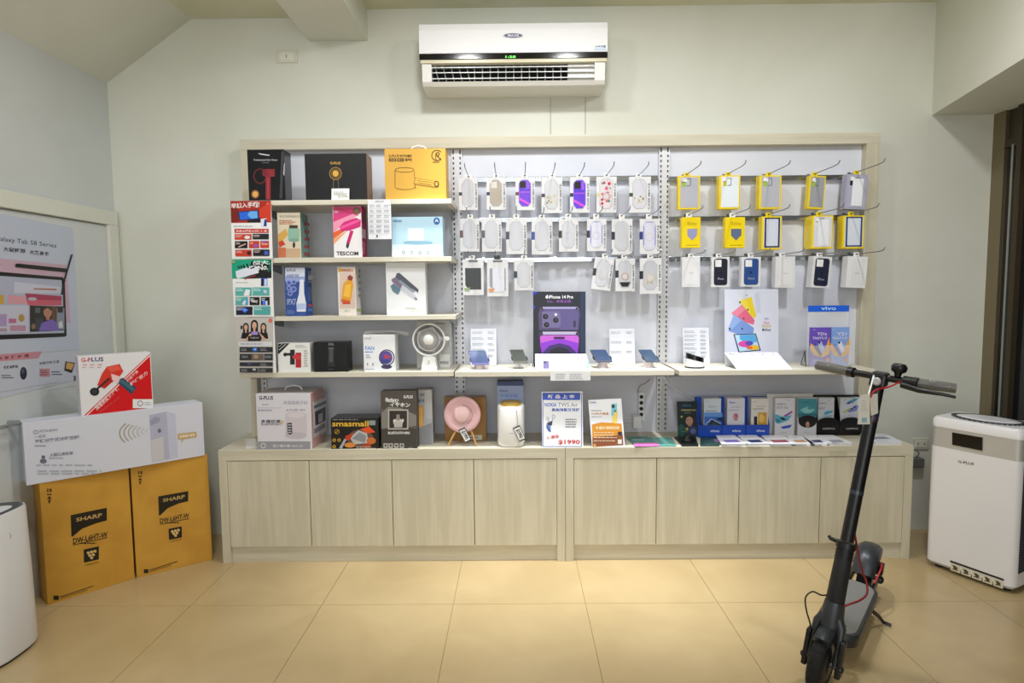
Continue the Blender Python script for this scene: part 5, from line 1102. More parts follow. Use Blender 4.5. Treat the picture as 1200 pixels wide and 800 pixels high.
def o2(A): A.rect(187, 202, 355, 365, '4A98A8').greek(225, 232, 320, 242, 1, '2A6470').poly('8AD0D0', (205, 300), (270, 270), (340, 300), (270, 345)).ell(280, 285, 8, 6, '142428').ell(300, 292, 7, 6, '142428').poly('3A7A8A', (188, 330), (355, 330), (355, 365), (188, 365)).rect(192, 366, 352, 400, '1A1618').ell(272, 402, 80, 55, '1A1618').ell(272, 432, 18, 22, 'B8886A').ell(272, 415, 14, 12, 'C89878'); A.greek(240, 492, 310, 502, 1, 'B0B0B4')
stand_brochure(934.7, 957, 466, 'teal topped brochure with black rounded panel and hand picture', 'E0E2E8', o2, (910, 440, 7.5))
a = at(903, 463, 3.46); c = at(957, 463, 3.46)
t = thing('brochure_stand', 'white board stand behind the teal topped and purple swoosh brochures', 'brochure rack', ((a.x + c.x) / 2, 3.46, zk))
MB().box(a.x, c.x, 3.505, 3.511, zk, a.z, mat('E2E0DE', .4)).build('back_board', t); MB().box(a.x, c.x, 3.511, 3.56, zk, zk + .005, mat('E2E0DE', .4)).build('foot', t)
def o3(A): A.text((368, 235, 440, 252), 'OPPO', '6A6E7A').text((370, 275, 425, 298), 'A57', '6A6E7A').poly('5AB0D0', (410, 330), (440, 310), (495, 305), (490, 325), (430, 345)).poly('8ACCE0', (400, 350), (495, 345), (492, 358), (420, 362)).greek(445, 212, 485, 220, 1, '9A9EA8')
def o4(A): A.poly('5AB0C0', (605, 245), (680, 200), (725, 198), (670, 240)).poly('4A60B8', (610, 250), (640, 225), (660, 232), (640, 250)).poly('C8D458', (570, 325), (640, 285), (665, 290), (600, 325)).poly('8A98D8', (620, 310), (700, 255), (722, 270), (700, 310), (640, 325)).ell(660, 292, 8, 8, '14182A').ell(686, 275, 8, 8, '14182A'); A.greek(585, 205, 625, 213, 1, 'A0A4B0').greek(630, 340, 680, 348, 1, 'A0A4C0')
rack('brochure_rack', 'black two pocket brochure rack with rounded pocket fronts', 956.8, 1010.5, 462.5, 507, 3.49, .05, '0E0E11',
     [((405, 458, 512, 474), 'white brochure with light blue strokes in the black rack', 958.5, 977, 466, 'DFE1EC', o3), ((610, 458, 718, 474), 'brochure with green and violet strokes in the black rack', 984, 1008, 466, 'DEE2F2', o4)], 489, 'OPPO', (910, 440, 7.5), True)

# ------------------------------------------------------------------ poster on the left wall
XP = XL + .014
def wp(px, py): return ray_plane(px, py, Vector((XP, 0, 0)), Vector((1, 0, 0)))
f = Face((XP, 0, 0), (1, 0, 0))
q = [wp(-60, 238), wp(85.5, 267), wp(93, 409), wp(-60, 423)]
t = thing('tablet_poster', 'pale blue tablet poster stuck on the side wall door', 'poster', (XP, q[2].y, q[2].z))
MB().prism([Vector((XP - .0015, v.y, v.z)) for v in q], (.0015, 0, 0), mat('BFC6D8', .4)).build('sheet', t)
A = Art(f, t, 0, 240, 6.667)
A.text(((-38, 240), (440, 302), (440, 345), (-38, 288)), 'Galaxy Tab S8 Series', '20222A').text(((25, 325), (200, 345), (200, 380), (25, 362)), '大破極限', '34363E', True).text(((230, 350), (382, 368), (382, 400), (230, 385)), '大顯身手', '34363E', True)
A.poly('C8A8BC', (-200, 400), (520, 468), (550, 920), (500, 920), (-200, 900)).poly('0C0D14', (-200, 505), (490, 565), (505, 600), (520, 1020), (505, 1030), (-200, 1060))
A.poly('B0B4CC', (-200, 540), (480, 588), (490, 700), (500, 1000), (-200, 1020)).poly('A83A5A', (195, 690), (480, 712), (480, 780), (215, 775)).poly('C85A70', (215, 740), (480, 745), (480, 785), (215, 785)).poly('C8CADC', (110, 600), (470, 640), (480, 690), (110, 690)).poly('D89AA8', (60, 700), (200, 720), (210, 775), (60, 770)).poly('C8A040', (-20, 700), (28, 705), (28, 775), (-20, 775)).poly('B06A58', (260, 650), (440, 655), (440, 668), (260, 660)).ell(250, 735, 36, 14, 'B8B0C0')
A.src(0, 350, 6.667).rect(-200, 50, 222, 262, 'C4C4D8').rect(-200, 120, 50, 215, 'A894C0').rect(65, 155, 125, 190, 'B86A94').ell(165, 150, 24, 30, 'B09048').rect(75, 208, 198, 252, 'B88AA4').rect(-50, 230, 50, 255, 'A8909C')
A.poly('2A2624', (230, 52), (500, 60), (506, 245), (232, 258)).rect(400, 60, 435, 240, '6A4A34').rect(440, 70, 500, 240, '8A92A4').rect(270, 70, 310, 110, '5A5E68').rect(270, 150, 330, 240, '3A4048').poly('7A62B8', (300, 250), (320, 190), (365, 172), (405, 160), (440, 185), (455, 246)).ell(368, 105, 32, 42, 'B8846C').poly('4A3428', (335, 90), (345, 60), (390, 58), (398, 95), (368, 72)).rect(355, 140, 385, 165, 'A87862').poly('D8D4D8', (455, 185), (480, 170), (488, 225), (455, 228)).rect(445, 70, 488, 108, '3A2A2C').ell(256, 215, 16, 22, '8A6A58').line('7A3A34', 2, (358, 125), (376, 125)).ell(357, 102, 3, 3, '2A1A18').ell(380, 102, 3, 3, '2A1A18')
A.src(0, 240, 6.667).line('0C0C12', 30, (128, 472), (515, 512)).line('0C0C12', 14, (558, 388), (500, 580), (478, 700)).ell(126, 473, 12, 15, '0C0C12').line('6A4A7A', 2, (-20, 465), (5, 467)); A.done()
q = [wp(-60, 424), wp(93, 410.5), wp(94.5, 443.5), wp(-60, 481)]
t = thing('gift_poster', 'white promotional strip with pink banner under the tablet poster', 'poster', (XP, q[2].y, q[3].z))
MB().prism([Vector((XP - .0015, v.y, v.z)) for v in q], (.0015, 0, 0), mat('C4C8D6', .4)).build('sheet', t)
A = Art(f, t, 0, 350, 6.667)
A.poly('C88A98', (-200, 448), (325, 410), (300, 465), (-200, 502)).text(((-20, 455), (225, 430), (225, 455), (-20, 478)), '早 享 購 好 禮', '6A2A44', True).text(((28, 525), (140, 515), (140, 538), (28, 548)), '預購登錄送', '3A3A48', True).greek(10, 590, 110, 625, 2, '5A5C68').ell(182, 582, 27, 50, '20223A').ell(178, 565, 12, 20, '4A4C68').rect(308, 545, 388, 608, 'C08A94').greek(315, 555, 382, 600, 3, '6A2A3A').text(((306, 495), (460, 478), (460, 500), (306, 515)), '限量好禮 任選', '5A5A66').greek(400, 560, 490, 600, 2, '6A6A78')
A.poly('2A201C', (500, 560), (510, 488), (585, 500), (560, 580)).poly('D0A060', (512, 545), (520, 495), (578, 508), (558, 555)).rect(575, 600, 590, 640, '5A5A66').line('8A8C98', 2, (-40, 735), (460, 650)).line('8A8C98', 2, (370, 715), (590, 678)); A.done()

# ------------------------------------------------------------------ cartons at the left
A0 = atz(56, 709, 0); A1 = atz(159.5, 677.3, 0); A2 = atz(249, 655.5, 0)
za = (at(47, 567, A0.y).z + at(153, 547, A1.y).z) / 2
zb_ = at(242, 532, A2.y).z; zt_a = (za + zb_) / 2
def icons(A, x, y, k=1.):
    A.rect(x, y, x + 8 * k, y + 14 * k, '3A2A14').rect(x + 12 * k, y, x + 20 * k, y + 14 * k, '3A2A14').rect(x + 3 * k, y + 2 * k, x + 5 * k, y + 12 * k, 'B98729').rect(x, y + 22 * k, x + 20 * k, y + 27 * k, '3A2A14').poly('3A2A14', (x, y + 44 * k), (x + 10 * k, y + 30 * k), (x + 20 * k, y + 44 * k)).poly('3A2A14', (x + 4 * k, y + 48 * k), (x + 10 * k, y + 66 * k), (x + 17 * k, y + 48 * k))
def sharp(A, dx, dy, sy):
    I = '1C1812'
    def q(x, y): return (x + dx, y + dy + (x - 300) * sy)
    return I
b = Carton('dehumidifier_carton', 'brown dehumidifier carton, nearer one beside the white curved appliance', 'box', (A0.x, A0.y), (A1.x - .004, A1.y - .004), 0, zt_a, .14, CARD, group='tall brown dehumidifier cartons')
A = b.art(0, 560, 3.636)
icons(A, 200, 45); I = '1E1A12'
A.poly(I, (301, 158), (455, 126), (455, 180), (410, 192), (350, 215), (308, 250), (304, 248)).text(((324, 170), (435, 148), (435, 166), (324, 186)), 'SHARP', 'C8A868', True).text(((310, 256), (458, 227), (458, 250), (312, 281)), 'DW-L6HT-W', I, True).line(I, 3, (310, 285), (458, 253)).greek(340, 272, 432, 282, 1, I)
A.poly(I, (356, 304), (421, 290), (421, 346), (358, 360))
for i, (x, y) in enumerate(((376, 318), (390, 314), (404, 311), (382, 329), (397, 326), (390, 339))): A.ell(x, y, 7, 6, 'D8B878')
A.text(((362, 366), (420, 354), (420, 362), (362, 375)), 'PLASMACLUSTER', '6A4E1A').rect(228, 500, 250, 518, I).line('4A3818', 3, (256, 505), (400, 458)).line('5A4520', 2, (256, 512), (372, 476)); A.done()
b = Carton('dehumidifier_carton', 'brown dehumidifier carton, the one beside the cabinet end', 'box', (A1.x + .004, A1.y + .0), (A2.x, A2.y), 0, zt_a, .14, CARD, group='tall brown dehumidifier cartons')
A = b.art(0, 560, 3.636)
icons(A, 588, -30, .9)
A.poly(I, (674, 78), (802, 55), (802, 98), (760, 108), (715, 128), (680, 160), (677, 158)).text(((694, 88), (788, 70), (788, 86), (694, 102)), 'SHARP', 'C8A868', True).text(((680, 172), (806, 147), (806, 168), (682, 193)), 'DW-L6HT-W', I, True).line(I, 3, (682, 197), (806, 172)).greek(706, 186, 785, 194, 1, I)
A.poly(I, (718, 216), (774, 205), (775, 252), (720, 263))
for x, y in ((734, 227), (747, 224), (760, 221), (740, 236), (754, 233), (748, 244)): A.ell(x, y, 6, 6, 'D8B878')
A.text(((722, 267), (772, 257), (772, 264), (722, 274)), 'PLASMACLUSTER', '6A4E1A').rect(613, 388, 632, 404, I).line('4A3818', 3, (637, 392), (755, 354)).line('5A4520', 2, (637, 399), (730, 370)); A.done()
# long white box resting on both
u = Vector((A2.x - A0.x, A2.y - A0.y, 0)).normalized(); nn = Vector((u.y, -u.x, 0))
base = Vector((A0.x, A0.y, zt_a)) + nn * .004
W0 = ray_plane(31, 566, base, nn); W1 = ray_plane(240, 532, base, nn); WT = ray_plane(27, 494, base, nn); WT2 = ray_plane(236.5, 473, base, nn)
b = Carton('air_conditioner_carton', 'long white carton lying across the two brown cartons', 'box', (W0.x, W0.y), (W1.x, W1.y), zt_a, (WT.z + WT2.z) / 2, .13, 'D4D6E2')
A = b.art(0, 400, 4)
for i in range(8):
    R_ = 175 - i * 21; A.ring(732, 430 - i * 1.5, R_, R_ * .48 * (1 if i < 5 else .9), 7 - i * .5, ['A89C8A', 'ACA292', 'B0A698', 'B8B0A4', 'BEB8AE', 'C4C0B8', 'CCC8C2', 'D0CCC8'][i], 16, math.pi - .55, math.pi + .6)
A.poly('B4B4CA', (700, 345), (780, 328), (795, 550), (712, 565)).poly('9A9CB4', (702, 370), (725, 352), (752, 358), (745, 378), (705, 395)).poly('C9C8CC', (707, 462), (765, 445), (770, 552), (714, 562)).poly('C4C6DA', (780, 328), (820, 340), (835, 540), (795, 552)).ell(747, 418, 8, 10, '6A6E80').poly('C8A878', (832, 432), (920, 422), (922, 448), (860, 458), (850, 478), (850, 458), (834, 460)).text(((842, 440), (912, 430), (912, 442), (842, 452)), '智慧體感偵測', 'F0E8D8', True)
A.text(((185, 415), (268, 407), (268, 418), (185, 427)), 'MITSUBISHI', '8A8E9C').ring(167, 424, 12, 9, 3, '8A8E9C').text(((162, 440), (215, 434), (215, 448), (162, 455)), '一級能', '8C90A0').text(((162, 460), (370, 438), (370, 455), (162, 478)), '變頻分離式冷暖空調', '84889A', True).greek(162, 482, 235, 495, 1, '9A9EAE').ell(203, 541, 9, 8, '6A6E80').ell(203, 560, 16, 11, '6A6E80').text(((232, 524), (343, 514), (343, 528), (232, 540)), '人體感應智慧', '8A8E9E', True).greek(230, 540, 320, 552, 1, 'A8ACBA').greek(170, 570, 510, 588, 1, 'ACB0BE', 4, .3).greek(175, 600, 515, 625, 2, 'B0B4C0', 5); A.done()
# massage gun carton on top
zt_w = b.z1
G0 = Vector(((W0.x + u.x * .0), W0.y, zt_w)) - nn * .02
Lp = ray_plane(95.5, 489, G0, nn); Rp = ray_plane(180, 479, G0, nn); Tp = ray_plane(93, 417, G0, nn); Tp2 = ray_plane(176.5, 413, G0, nn)
b = Carton('massage_gun_carton', 'red and white massage gun carton on top of the carton pile', 'box', (Lp.x, Lp.y), (Rp.x, Rp.y), zt_w, (Tp.z + Tp2.z) / 2, .08, 'E4E2E6', side='D8D6DC')
A = b.art(0, 400, 4)
A.poly('D4141C', (390, 350), (702, 58), (716, 312), (560, 328)).line('F0E8E8', 4, (400, 352), (702, 66))
A.text(((380, 76), (425, 76), (425, 96), (380, 96)), 'G-P', 'D02A34', True).text(((428, 74), (485, 73), (485, 93), (428, 94)), 'LUS', '2A3478', True)
for x in (397, 432, 468): A.rect(x - 10, 106, x + 10, 112, 'D8A0A8').greek(x - 13, 117, x + 13, 125, 1, 'D0909A')
A.poly('D83A2C', (455, 205), (478, 150), (500, 118), (560, 105), (578, 140), (560, 165), (520, 195), (490, 222)).poly('B82820', (470, 210), (520, 165), (545, 170), (495, 215)).poly('E85A48', (500, 122), (550, 110), (570, 130), (520, 145)).poly('2A4A60', (540, 185), (575, 170), (640, 215), (618, 248)).poly('446A80', (555, 185), (572, 178), (630, 220), (622, 234)).poly('F0C8C8', (520, 150), (565, 165), (555, 195), (525, 180)).ell(443, 235, 22, 19, '1E2226').ell(443, 235, 12, 10, '3A3E44').line('2A2A30', 9, (455, 222), (512, 172))
A.text(((440, 305), (548, 205), (562, 222), (455, 325)), '深層筋膜按摩槍', 'F4D8D8', True).text(((590, 180), (640, 132), (650, 142), (600, 192)), '四段變速', 'F4C8C8', True).text(((605, 195), (688, 135), (692, 155), (615, 210)), '輕巧有力', 'F4C8C8', True).rect(622, 270, 718, 312, 'E8E8EA').ring(657, 290, 13, 13, 3, '4A4E54').greek(676, 282, 712, 300, 2, 'A8B0B8').text(((465, 325), (560, 255), (560, 265), (470, 335)), 'MASSAGE GUN', 'E05A60'); A.done()

# ------------------------------------------------------------------ white appliance cut by the frame edge
def left_unit():
    cx, cy, rx, ry, ht = -2.135, 2.40, .155, .15, 0
    z1 = at(20, 601, 2.42).z; n = 44
    t = thing('dehumidifier', 'white curved dehumidifier with dark grey top near the side wall', 'dehumidifier', (cx, cy, 0))
    def lp(s_, z, e=.62, dz=0):
        out = []
        for i in range(n):
            a = 2 * math.pi * i / n; x = math.copysign(abs(math.cos(a)) ** e, math.cos(a)) * rx * s_; y = math.copysign(abs(math.sin(a)) ** e, math.sin(a)) * ry * s_
            out.append((cx + x, cy + y, z + dz * (x / rx)))
        return out
    W = mat('E2E3E8', .3)
    MB().ring([lp(.93, 0), lp(.96, .012)], mat('2A2A2C', .5)).build('base', t)
    MB().ring([lp(.97, .012), lp(1.0, .025), lp(.985, z1 * .5), lp(.95, z1 - .01, .62, .012), lp(.93, z1, .62, .014)], W).build('body', t)
    MB().ring([lp(.92, z1 - .002, .62, .014), lp(.88, z1 + .004, .62, .014), lp(.6, z1 - .0, .62, .01)], mat('3A3C40', .3)).build('top_grille', t)
    A = Art(Face((cx + rx * .975, cy, 0), (1, -.25, 0)), t, 0, 560, 3.636); A.ring(38, 248, 9, 14, 1.5, '5A5C62'); A.done()
left_unit()

# ------------------------------------------------------------------ large air cleaner at the right
def cleaner():
    L = atz(1082.5, 661, 0); R = atz(1188, 698.5, 0); u = (R - L).normalized(); d = Vector((-u.y, u.x, 0)); Wd = (R - L).length; dp = .26
    zt = at(1089, 487, L.y).z
    t = thing('air_cleaner', 'tall white air cleaner with silver control band beside the window', 'air purifier', (L + R) / 2 + d * dp / 2)
    WH = mat('E8E6E8', .3)
    def P3(a, b, z): return L + u * a + d * b + Vector((0, 0, z))
    def lp(z, ins=0, r=.035):
        pts = []
        for cx, cy, a0 in ((r, r, math.pi), (Wd - r, r, 1.5 * math.pi), (Wd - r, dp - r, 0), (r, dp - r, .5 * math.pi)):
            for i in range(6): a = a0 + i * .1 * math.pi; pts.append(P3(cx + (r - ins) * math.cos(a), cy + (r - ins) * math.sin(a), z))
        return pts
    gz = at(1089, 498, L.y).z; gz2 = at(1087, 520, L.y).z
    MB().ring([lp(.02, .014), lp(.035, .004)], mat('C6C4C4', .4)).build('plinth', t)
    MB().ring([lp(.035, .0), lp(gz2 - .004, 0)], WH).build('body', t)
    MB().ring([lp(gz2 - .004, .002), lp(gz, .002)], mat('C4C2BE', .35, .3)).build('control_band', t)
    MB().ring([lp(gz, 0), lp(zt - .012, .0), lp(zt, .012)], WH).build('top_cover', t)
    for a, b in ((.05, .05), (Wd - .05, .05), (Wd - .05, dp - .05), (.05, dp - .05)): MB().cyl(P3(a, b, 0), P3(a, b, .022), .018, mat('1A1A1C', .6), 14).build('caster', t)
    # oval vent ring and dish on the top
    c = P3(Wd * .5, dp * .5, zt); n = 40
    el = lambda s_, z: [c + u * math.cos(i * 2 * math.pi / n) * Wd * .40 * s_ + d * math.sin(i * 2 * math.pi / n) * dp * .38 * s_ + Vector((0, 0, z)) for i in range(n)]
    MB().ring([el(1, .0006), el(1, .007), el(.86, .007), el(.86, .0006)], mat('2A2A2E', .5), cap=False).build('vent_ring', t)
    MB().ring([el(.9, .0004), el(.88, .006), el(.6, .010)], mat('DCDCE2', .3)).build('dish', t)
    for i in range(0, n):
        a = i * 2 * math.pi / n; p = c + u * math.cos(a) * Wd * .38 + d * math.sin(a) * dp * .36 + Vector((0, 0, .003)); q_ = c + u * math.cos(a) * Wd * .405 + d * math.sin(a) * dp * .385 + Vector((0, 0, .003))
        MB().tube([p, q_], .0022, WH, 4).build('vent_rib', t)
    f = Face(L - d * .0002, -d)
    pts = [ray_plane(x, y, L, -d) for x, y in ((1116, 506.5), (1151.5, 512.5), (1151.2, 528), (1116, 520.8))]
    MB().prism([p + d * .001 for p in pts][::-1], -d * .003, mat('08080A', .1)).build('display', t)
    A = Art(f, t, 1040, 470, 3.333)
    A.text(((276, 230), (338, 240), (338, 251), (276, 240)), 'G-PLUS', '3A3A3E', True)
    A.poly('2A2420', (245, 620), (455, 694), (455, 702), (245, 628))
    for i in range(5):
        x = 246 + i * 42; y = 630 + i * 15; A.poly('D8D0B8', (x, y), (x + 38, y + 13), (x + 38, y + 42), (x, y + 29)); A.poly('4A4438', (x + 8, y + 9), (x + 18, y + 12), (x + 28, y + 20), (x + 28, y + 28), (x + 14, y + 26)).line('4A4438', 3, (x + 6, y + 24), (x + 30, y + 32))
    A.done()
    # side grille slats
    g0, g1 = .10, gz2 - .03
    MB().hexa([P3(Wd - .001, .03, g0), P3(Wd + .001, .03, g0), P3(Wd + .001, dp - .03, g0), P3(Wd - .001, dp - .03, g0), P3(Wd - .001, .03, g1), P3(Wd + .001, .03, g1), P3(Wd + .001, dp - .03, g1), P3(Wd - .001, dp - .03, g1)], mat('202226', .6)).build('side_grille_recess', t)
    k = 40
    for i in range(k):
        z = g0 + (g1 - g0) * (i + .2) / k; h = (g1 - g0) / k * .4
        MB().hexa([P3(Wd + .001, .035, z), P3(Wd + .004, .035, z), P3(Wd + .004, dp - .035, z), P3(Wd + .001, dp - .035, z), P3(Wd + .001, .035, z + h), P3(Wd + .004, .035, z + h), P3(Wd + .004, dp - .035, z + h), P3(Wd + .001, dp - .035, z + h)], mat('5A5C60', .5)).build('side_slat', t)
cleaner()
# clutter between cabinet and cleaner
a = at(1068, 540, 3.60); c = at(1086, 545, 3.60)
t = thing('power_adapter', 'small grey plug and adapter hanging below the double wall socket', 'adapter', ((a.x + c.x) / 2, 3.63, c.z - .02))
MB().box(a.x + .01, c.x - .005, 3.61, YW - .001, c.z - .02, a.z + .01, mat('6A6A66', .5)).build('housing', t, .004)
MB().tube(smooth([((a.x + c.x) / 2, 3.63, a.z + .01), ((a.x + c.x) / 2 + .01, 3.62, a.z + .04), ((a.x + c.x) / 2, 3.64, at(1076, 526, 3.64).z)]), .003, mat('3A3A38', .5), 6).build('cord', t)
b = Carton('small_brown_carton', 'small dark brown carton on the floor between cabinet and air cleaner', 'box', (2.10, 3.56), (2.24, 3.56), 0, .17, .09, mat('6E4A2A', .6))

# ------------------------------------------------------------------ electric scooter
def scooter():
    W0 = atz(958, 806, 0); RW = Vector((1.70, 2.86, 0))
    s = (RW - W0); s.z = 0; WB = .86; s.normalize()
    p0 = Vector((s.y, -s.x, 0)); al = math.radians(6.0)
    p = p0 * math.cos(al) - Vector((0, 0, 1)) * math.sin(al); z = Vector((0, 0, 1)) * math.cos(al) + p0 * math.sin(al)
    O = W0
    def TF(a, b, c): return O + s * a + p * b + z * c     # a rearwards, b towards kickstand side, c up
    sd = Vector((1.665, 2.93, 0)) - W0; sd.z = 0; sd.normalize(); pd0 = Vector((sd.y, -sd.x, 0)); pd = pd0 * math.cos(al) - Vector((0, 0, 1)) * math.sin(al)
    def TD(a, b, c): return O + sd * a + pd * b + z * c   # the deck follows its own line, the bars are turned a little
    T = TF
    sf, pf = s, p
    t = thing('electric_scooter', 'black electric scooter with grey deck leaning on its kickstand', 'scooter', W0)
    BK = mat('111216', .35); BKR = mat('0C0C0D', .8); GR = mat('3A3D42', .35, .3); MATG = mat('7A7976', .85); RED = mat('B01020', .4)
    def wheel(a, nm):
        s, p = (sf, pf) if a == 0 else (sd, pd); T = TF if a == 0 else TD
        c = T(a, 0, .107)
        mb = MB(); n = 40; lo = []
        prof = [(.078, -.018), (.095, -.024), (.104, -.016), (.107, 0), (.104, .016), (.095, .024), (.078, .018)]
        for i in range(n):
            an = 2 * math.pi * i / n; e = s * math.cos(an) + z * math.sin(an)
            lo.append([c + e * r + p * w_ for r, w_ in prof])
        mb.ring(lo, BKR, True, False, True); w = mb.build('tire', t)
        for i in range(24):
            an = 2 * math.pi * i / 24; e = s * math.cos(an) + z * math.sin(an); f_ = -s * math.sin(an) + z * math.cos(an)
            k = c + e * .1035; MB().hexa([k - f_ * .005 - p * .014, k - f_ * .002 + p * .014, k + f_ * .004 + p * .014, k + f_ * .001 - p * .014] + [v + e * .0045 for v in (k - f_ * .005 - p * .014, k - f_ * .002 + p * .014, k + f_ * .004 + p * .014, k + f_ * .001 - p * .014)], BKR).build('tread_block', w)
        MB().lathe(c, p, [(.03, -.03), (.06, -.026), (.079, -.016), (.079, .016), (.06, .026), (.03, .03)], BK, 32).build('hub', t)
        MB().lathe(c, p, [(.010, -.045), (.010, .045)], DSTEEL, 12).build('axle', t)
    wheel(0, 'front'); wheel(WB, 'rear')
    # fork legs
    for sg in (-1, 1):
        MB().tube([T(0, sg * .043, .105), T(.012, sg * .045, .17), T(.03, sg * .04, .235), T(.045, sg * .02, .262)], [.013, .012, .015, .02], GR, 10).build('fork_leg', t)
        MB().hexa([T(-.014, sg * .056 - .010, .07), T(.022, sg * .056 - .010, .07), T(.022, sg * .056 + .010, .07), T(-.014, sg * .056 + .010, .07), T(-.004, sg * .056 - .009, .205), T(.03, sg * .056 - .009, .205), T(.03, sg * .056 + .009, .205), T(-.004, sg * .056 + .009, .205)], BK).build('fork_cover', t, .005)
        MB().lathe(T(0, sg * .058, .105), p * sg, [(.013, 0), (.013, .008), (.007, .014)], BK, 6).build('axle_nut', t)
    # front fender
    lo = []
    for i in range(9):
        th = math.radians(118 - i * 11); e = s * math.cos(th) + z * math.sin(th)
        c = T(0, 0, .107) + e * .118
        lo.append([c - p * .030 - e * .02, c - p * .024 + e * .006, c + e * .011, c + p * .024 + e * .006, c + p * .030 - e * .02, c + p * .027 - e * .02, c + e * .002, c - p * .027 - e * .02])
    MB().ring(lo, GR).build('front_fender', t)
    # neck, lower sleeve, stem
    top = T(.235, -.008, 1.115); bot = T(.045, 0, .235)
    ax = (top - bot).normalized()
    MB().tube([bot - ax * .01, bot + ax * .04, bot + ax * .08], [.036, .038, .033], GR, 20).build('neck', t)
    MB().tube([bot + ax * .07, bot + ax * .075, bot + ax * .27, bot + ax * .28], [.028, .031, .028, .026], mat('191B21', .6), 20).build('stem_sleeve', t)
    for k in range(4): MB().tube([bot + ax * (.235 + k * .011), bot + ax * (.240 + k * .011)], .0305, BK, 20).build('sleeve_rib', t)
    MB().tube([bot + ax * .275, bot + ax * .295], .034, BK, 20).build('lock_collar', t)
    MB().tube([bot + ax * .285 - p * .02, bot + ax * .29 - p * .055, bot + ax * .297 - p * .062], [.008, .007, .005], BK, 8).build('lock_lever', t)
    MB().tube([bot + ax * .30, top], [.0225, .0215], BK, 20).build('stem', t)
    MB().tube([bot + ax * .47, bot + ax * .485], .0232, mat('3A4048', .2), 20).build('stem_band', t)
    MB().tube([top - ax * .16, top - ax * .125], .0228, mat('2A3348', .3), 20).build('stem_sticker', t)
    # head unit
    MB().hexa([top + s * a_ + p * b_ + ax * c_ for c_ in (-.035, .018) for a_, b_ in ((-.03, -.026), (-.03, .026), (.035, .026), (.035, -.026))], BK).build('head_unit', t, .008)
    MB().lathe(top - s * .03 - ax * .012, -s, [(.014, 0), (.015, .004), (.010, .007)], mat('C8CCD0', .1, .2), 20).build('headlight', t)
    hb = top + s * .002
    MB().tube([hb - p * .20 + s * .03, hb - p * .09 + s * .004, hb, hb + p * .09 + s * .004, hb + p * .20 + s * .03], .0125, BK, 14).build('handlebar', t)
    PL = mat('C8C6C0', .06, .0, 0, .2, 0, 1.)
    for sg in (-1, 1):
        g0 = hb + p * sg * .105 + s * .008; g1 = hb + p * sg * .225 + s * .036
        MB().tube([g0, g0 * .5 + g1 * .5, g1], [.0165, .018, .0165], mat('2C2825', .6), 16).build('grip', t)
        rr = []; pts = []; R = random.Random(3 + sg)
        for i in range(13): pts.append(g0 * (1 - i / 12) + g1 * (i / 12) * 1.0); rr.append(.0225 + R.uniform(-.0015, .002))
        MB().tube(pts, rr, PL, 12).build('plastic_wrap', t)
    MB().tube([hb - p * .085, hb - p * .105 + s * .006], .019, BK, 14).build('throttle_collar', t)
    # brake lever side (towards kickstand)
    g0 = hb + p * .075
    MB().tube([g0, hb + p * .12 + s * .004 - s * .01], [.019, .021], BK, 14).build('brake_mount', t)
    MB().tube([g0 - s * .012 - z * .012, hb + p * .13 - s * .035 - z * .018, hb + p * .20 - s * .03 - z * .018, hb + p * .235 - s * .02 - z * .022], [.012, .009, .006, .005], BK, 10).build('brake_lever', t)
    bl = hb + p * .055 + z * .012
    MB().lathe(bl, z + s * .2, [(.010, 0), (.012, .012), (.024, .020), (.026, .036), (.018, .046), (.003, .048)], BK, 20).build('bell', t)
    # deck
    s, p, T = sd, pd, TD
    def loop(c, e=0.):
        pts = []
        hw = .080 - e; fa = .17 + e; ra = .69 - e; r = .06
        for ca, cb, a0 in ((fa + r, -hw + r, 1.5 * math.pi), (fa + r, hw - r, math.pi), (ra - r, hw - r, .5 * math.pi), (ra - r, -hw + r, 0)):
            for i in range(6): an = a0 - i * .1 * math.pi; pts.append(T(ca + r * math.cos(an), cb + r * math.sin(an), c))
        return pts
    MB().ring([loop(.085, .01), loop(.095), loop(.135), loop(.14, .004)], mat('2C2E32', .4)).build('deck', t)
    MB().ring([loop(.1402, .012), loop(.1435, .013)], MATG).build('deck_mat', t)
    MB().tube([T(.06, 0, .25), T(.11, 0, .19), T(.17, 0, .135), T(.22, 0, .12)], [.034, .034, .035, .03], GR, 14).build('front_frame', t)
    for k in range(3): MB().hexa([T(.22 + k * .012, -.03, .1436), T(.225 + k * .012, -.03, .1436), T(.225 + k * .012, .03, .1436), T(.22 + k * .012, .03, .1436), T(.22 + k * .012, -.03, .145), T(.225 + k * .012, -.03, .145), T(.225 + k * .012, .03, .145), T(.22 + k * .012, .03, .145)], mat('55575A', .8)).build('mat_rib', t)
    # rear fender: long grey shell over the wheel
    lo = []
    for i in range(12):
        th = math.radians(158 - i * 13); e = s * math.cos(th) + z * math.sin(th); c = T(WB, 0, .107) + e * (.134 if i > 1 else .124)
        w_ = .048 - max(0, i - 7) * .003; lo.append([c - p * w_ - e * .022, c - p * w_ * .96 + e * .002, c - p * w_ * .6 + e * .016, c + e * .020, c + p * w_ * .6 + e * .016, c + p * w_ * .96 + e * .002, c + p * w_ - e * .022, c + p * w_ * .8 - e * .018, c + e * .008, c - p * w_ * .8 - e * .018])
    MB().ring(lo, GR).build('rear_fender', t)
    MB().lathe(T(WB, 0, .107) + z * .146 - s * .01, z, [(.014, 0), (.012, .004)], BK, 14).build('fender_hook', t)
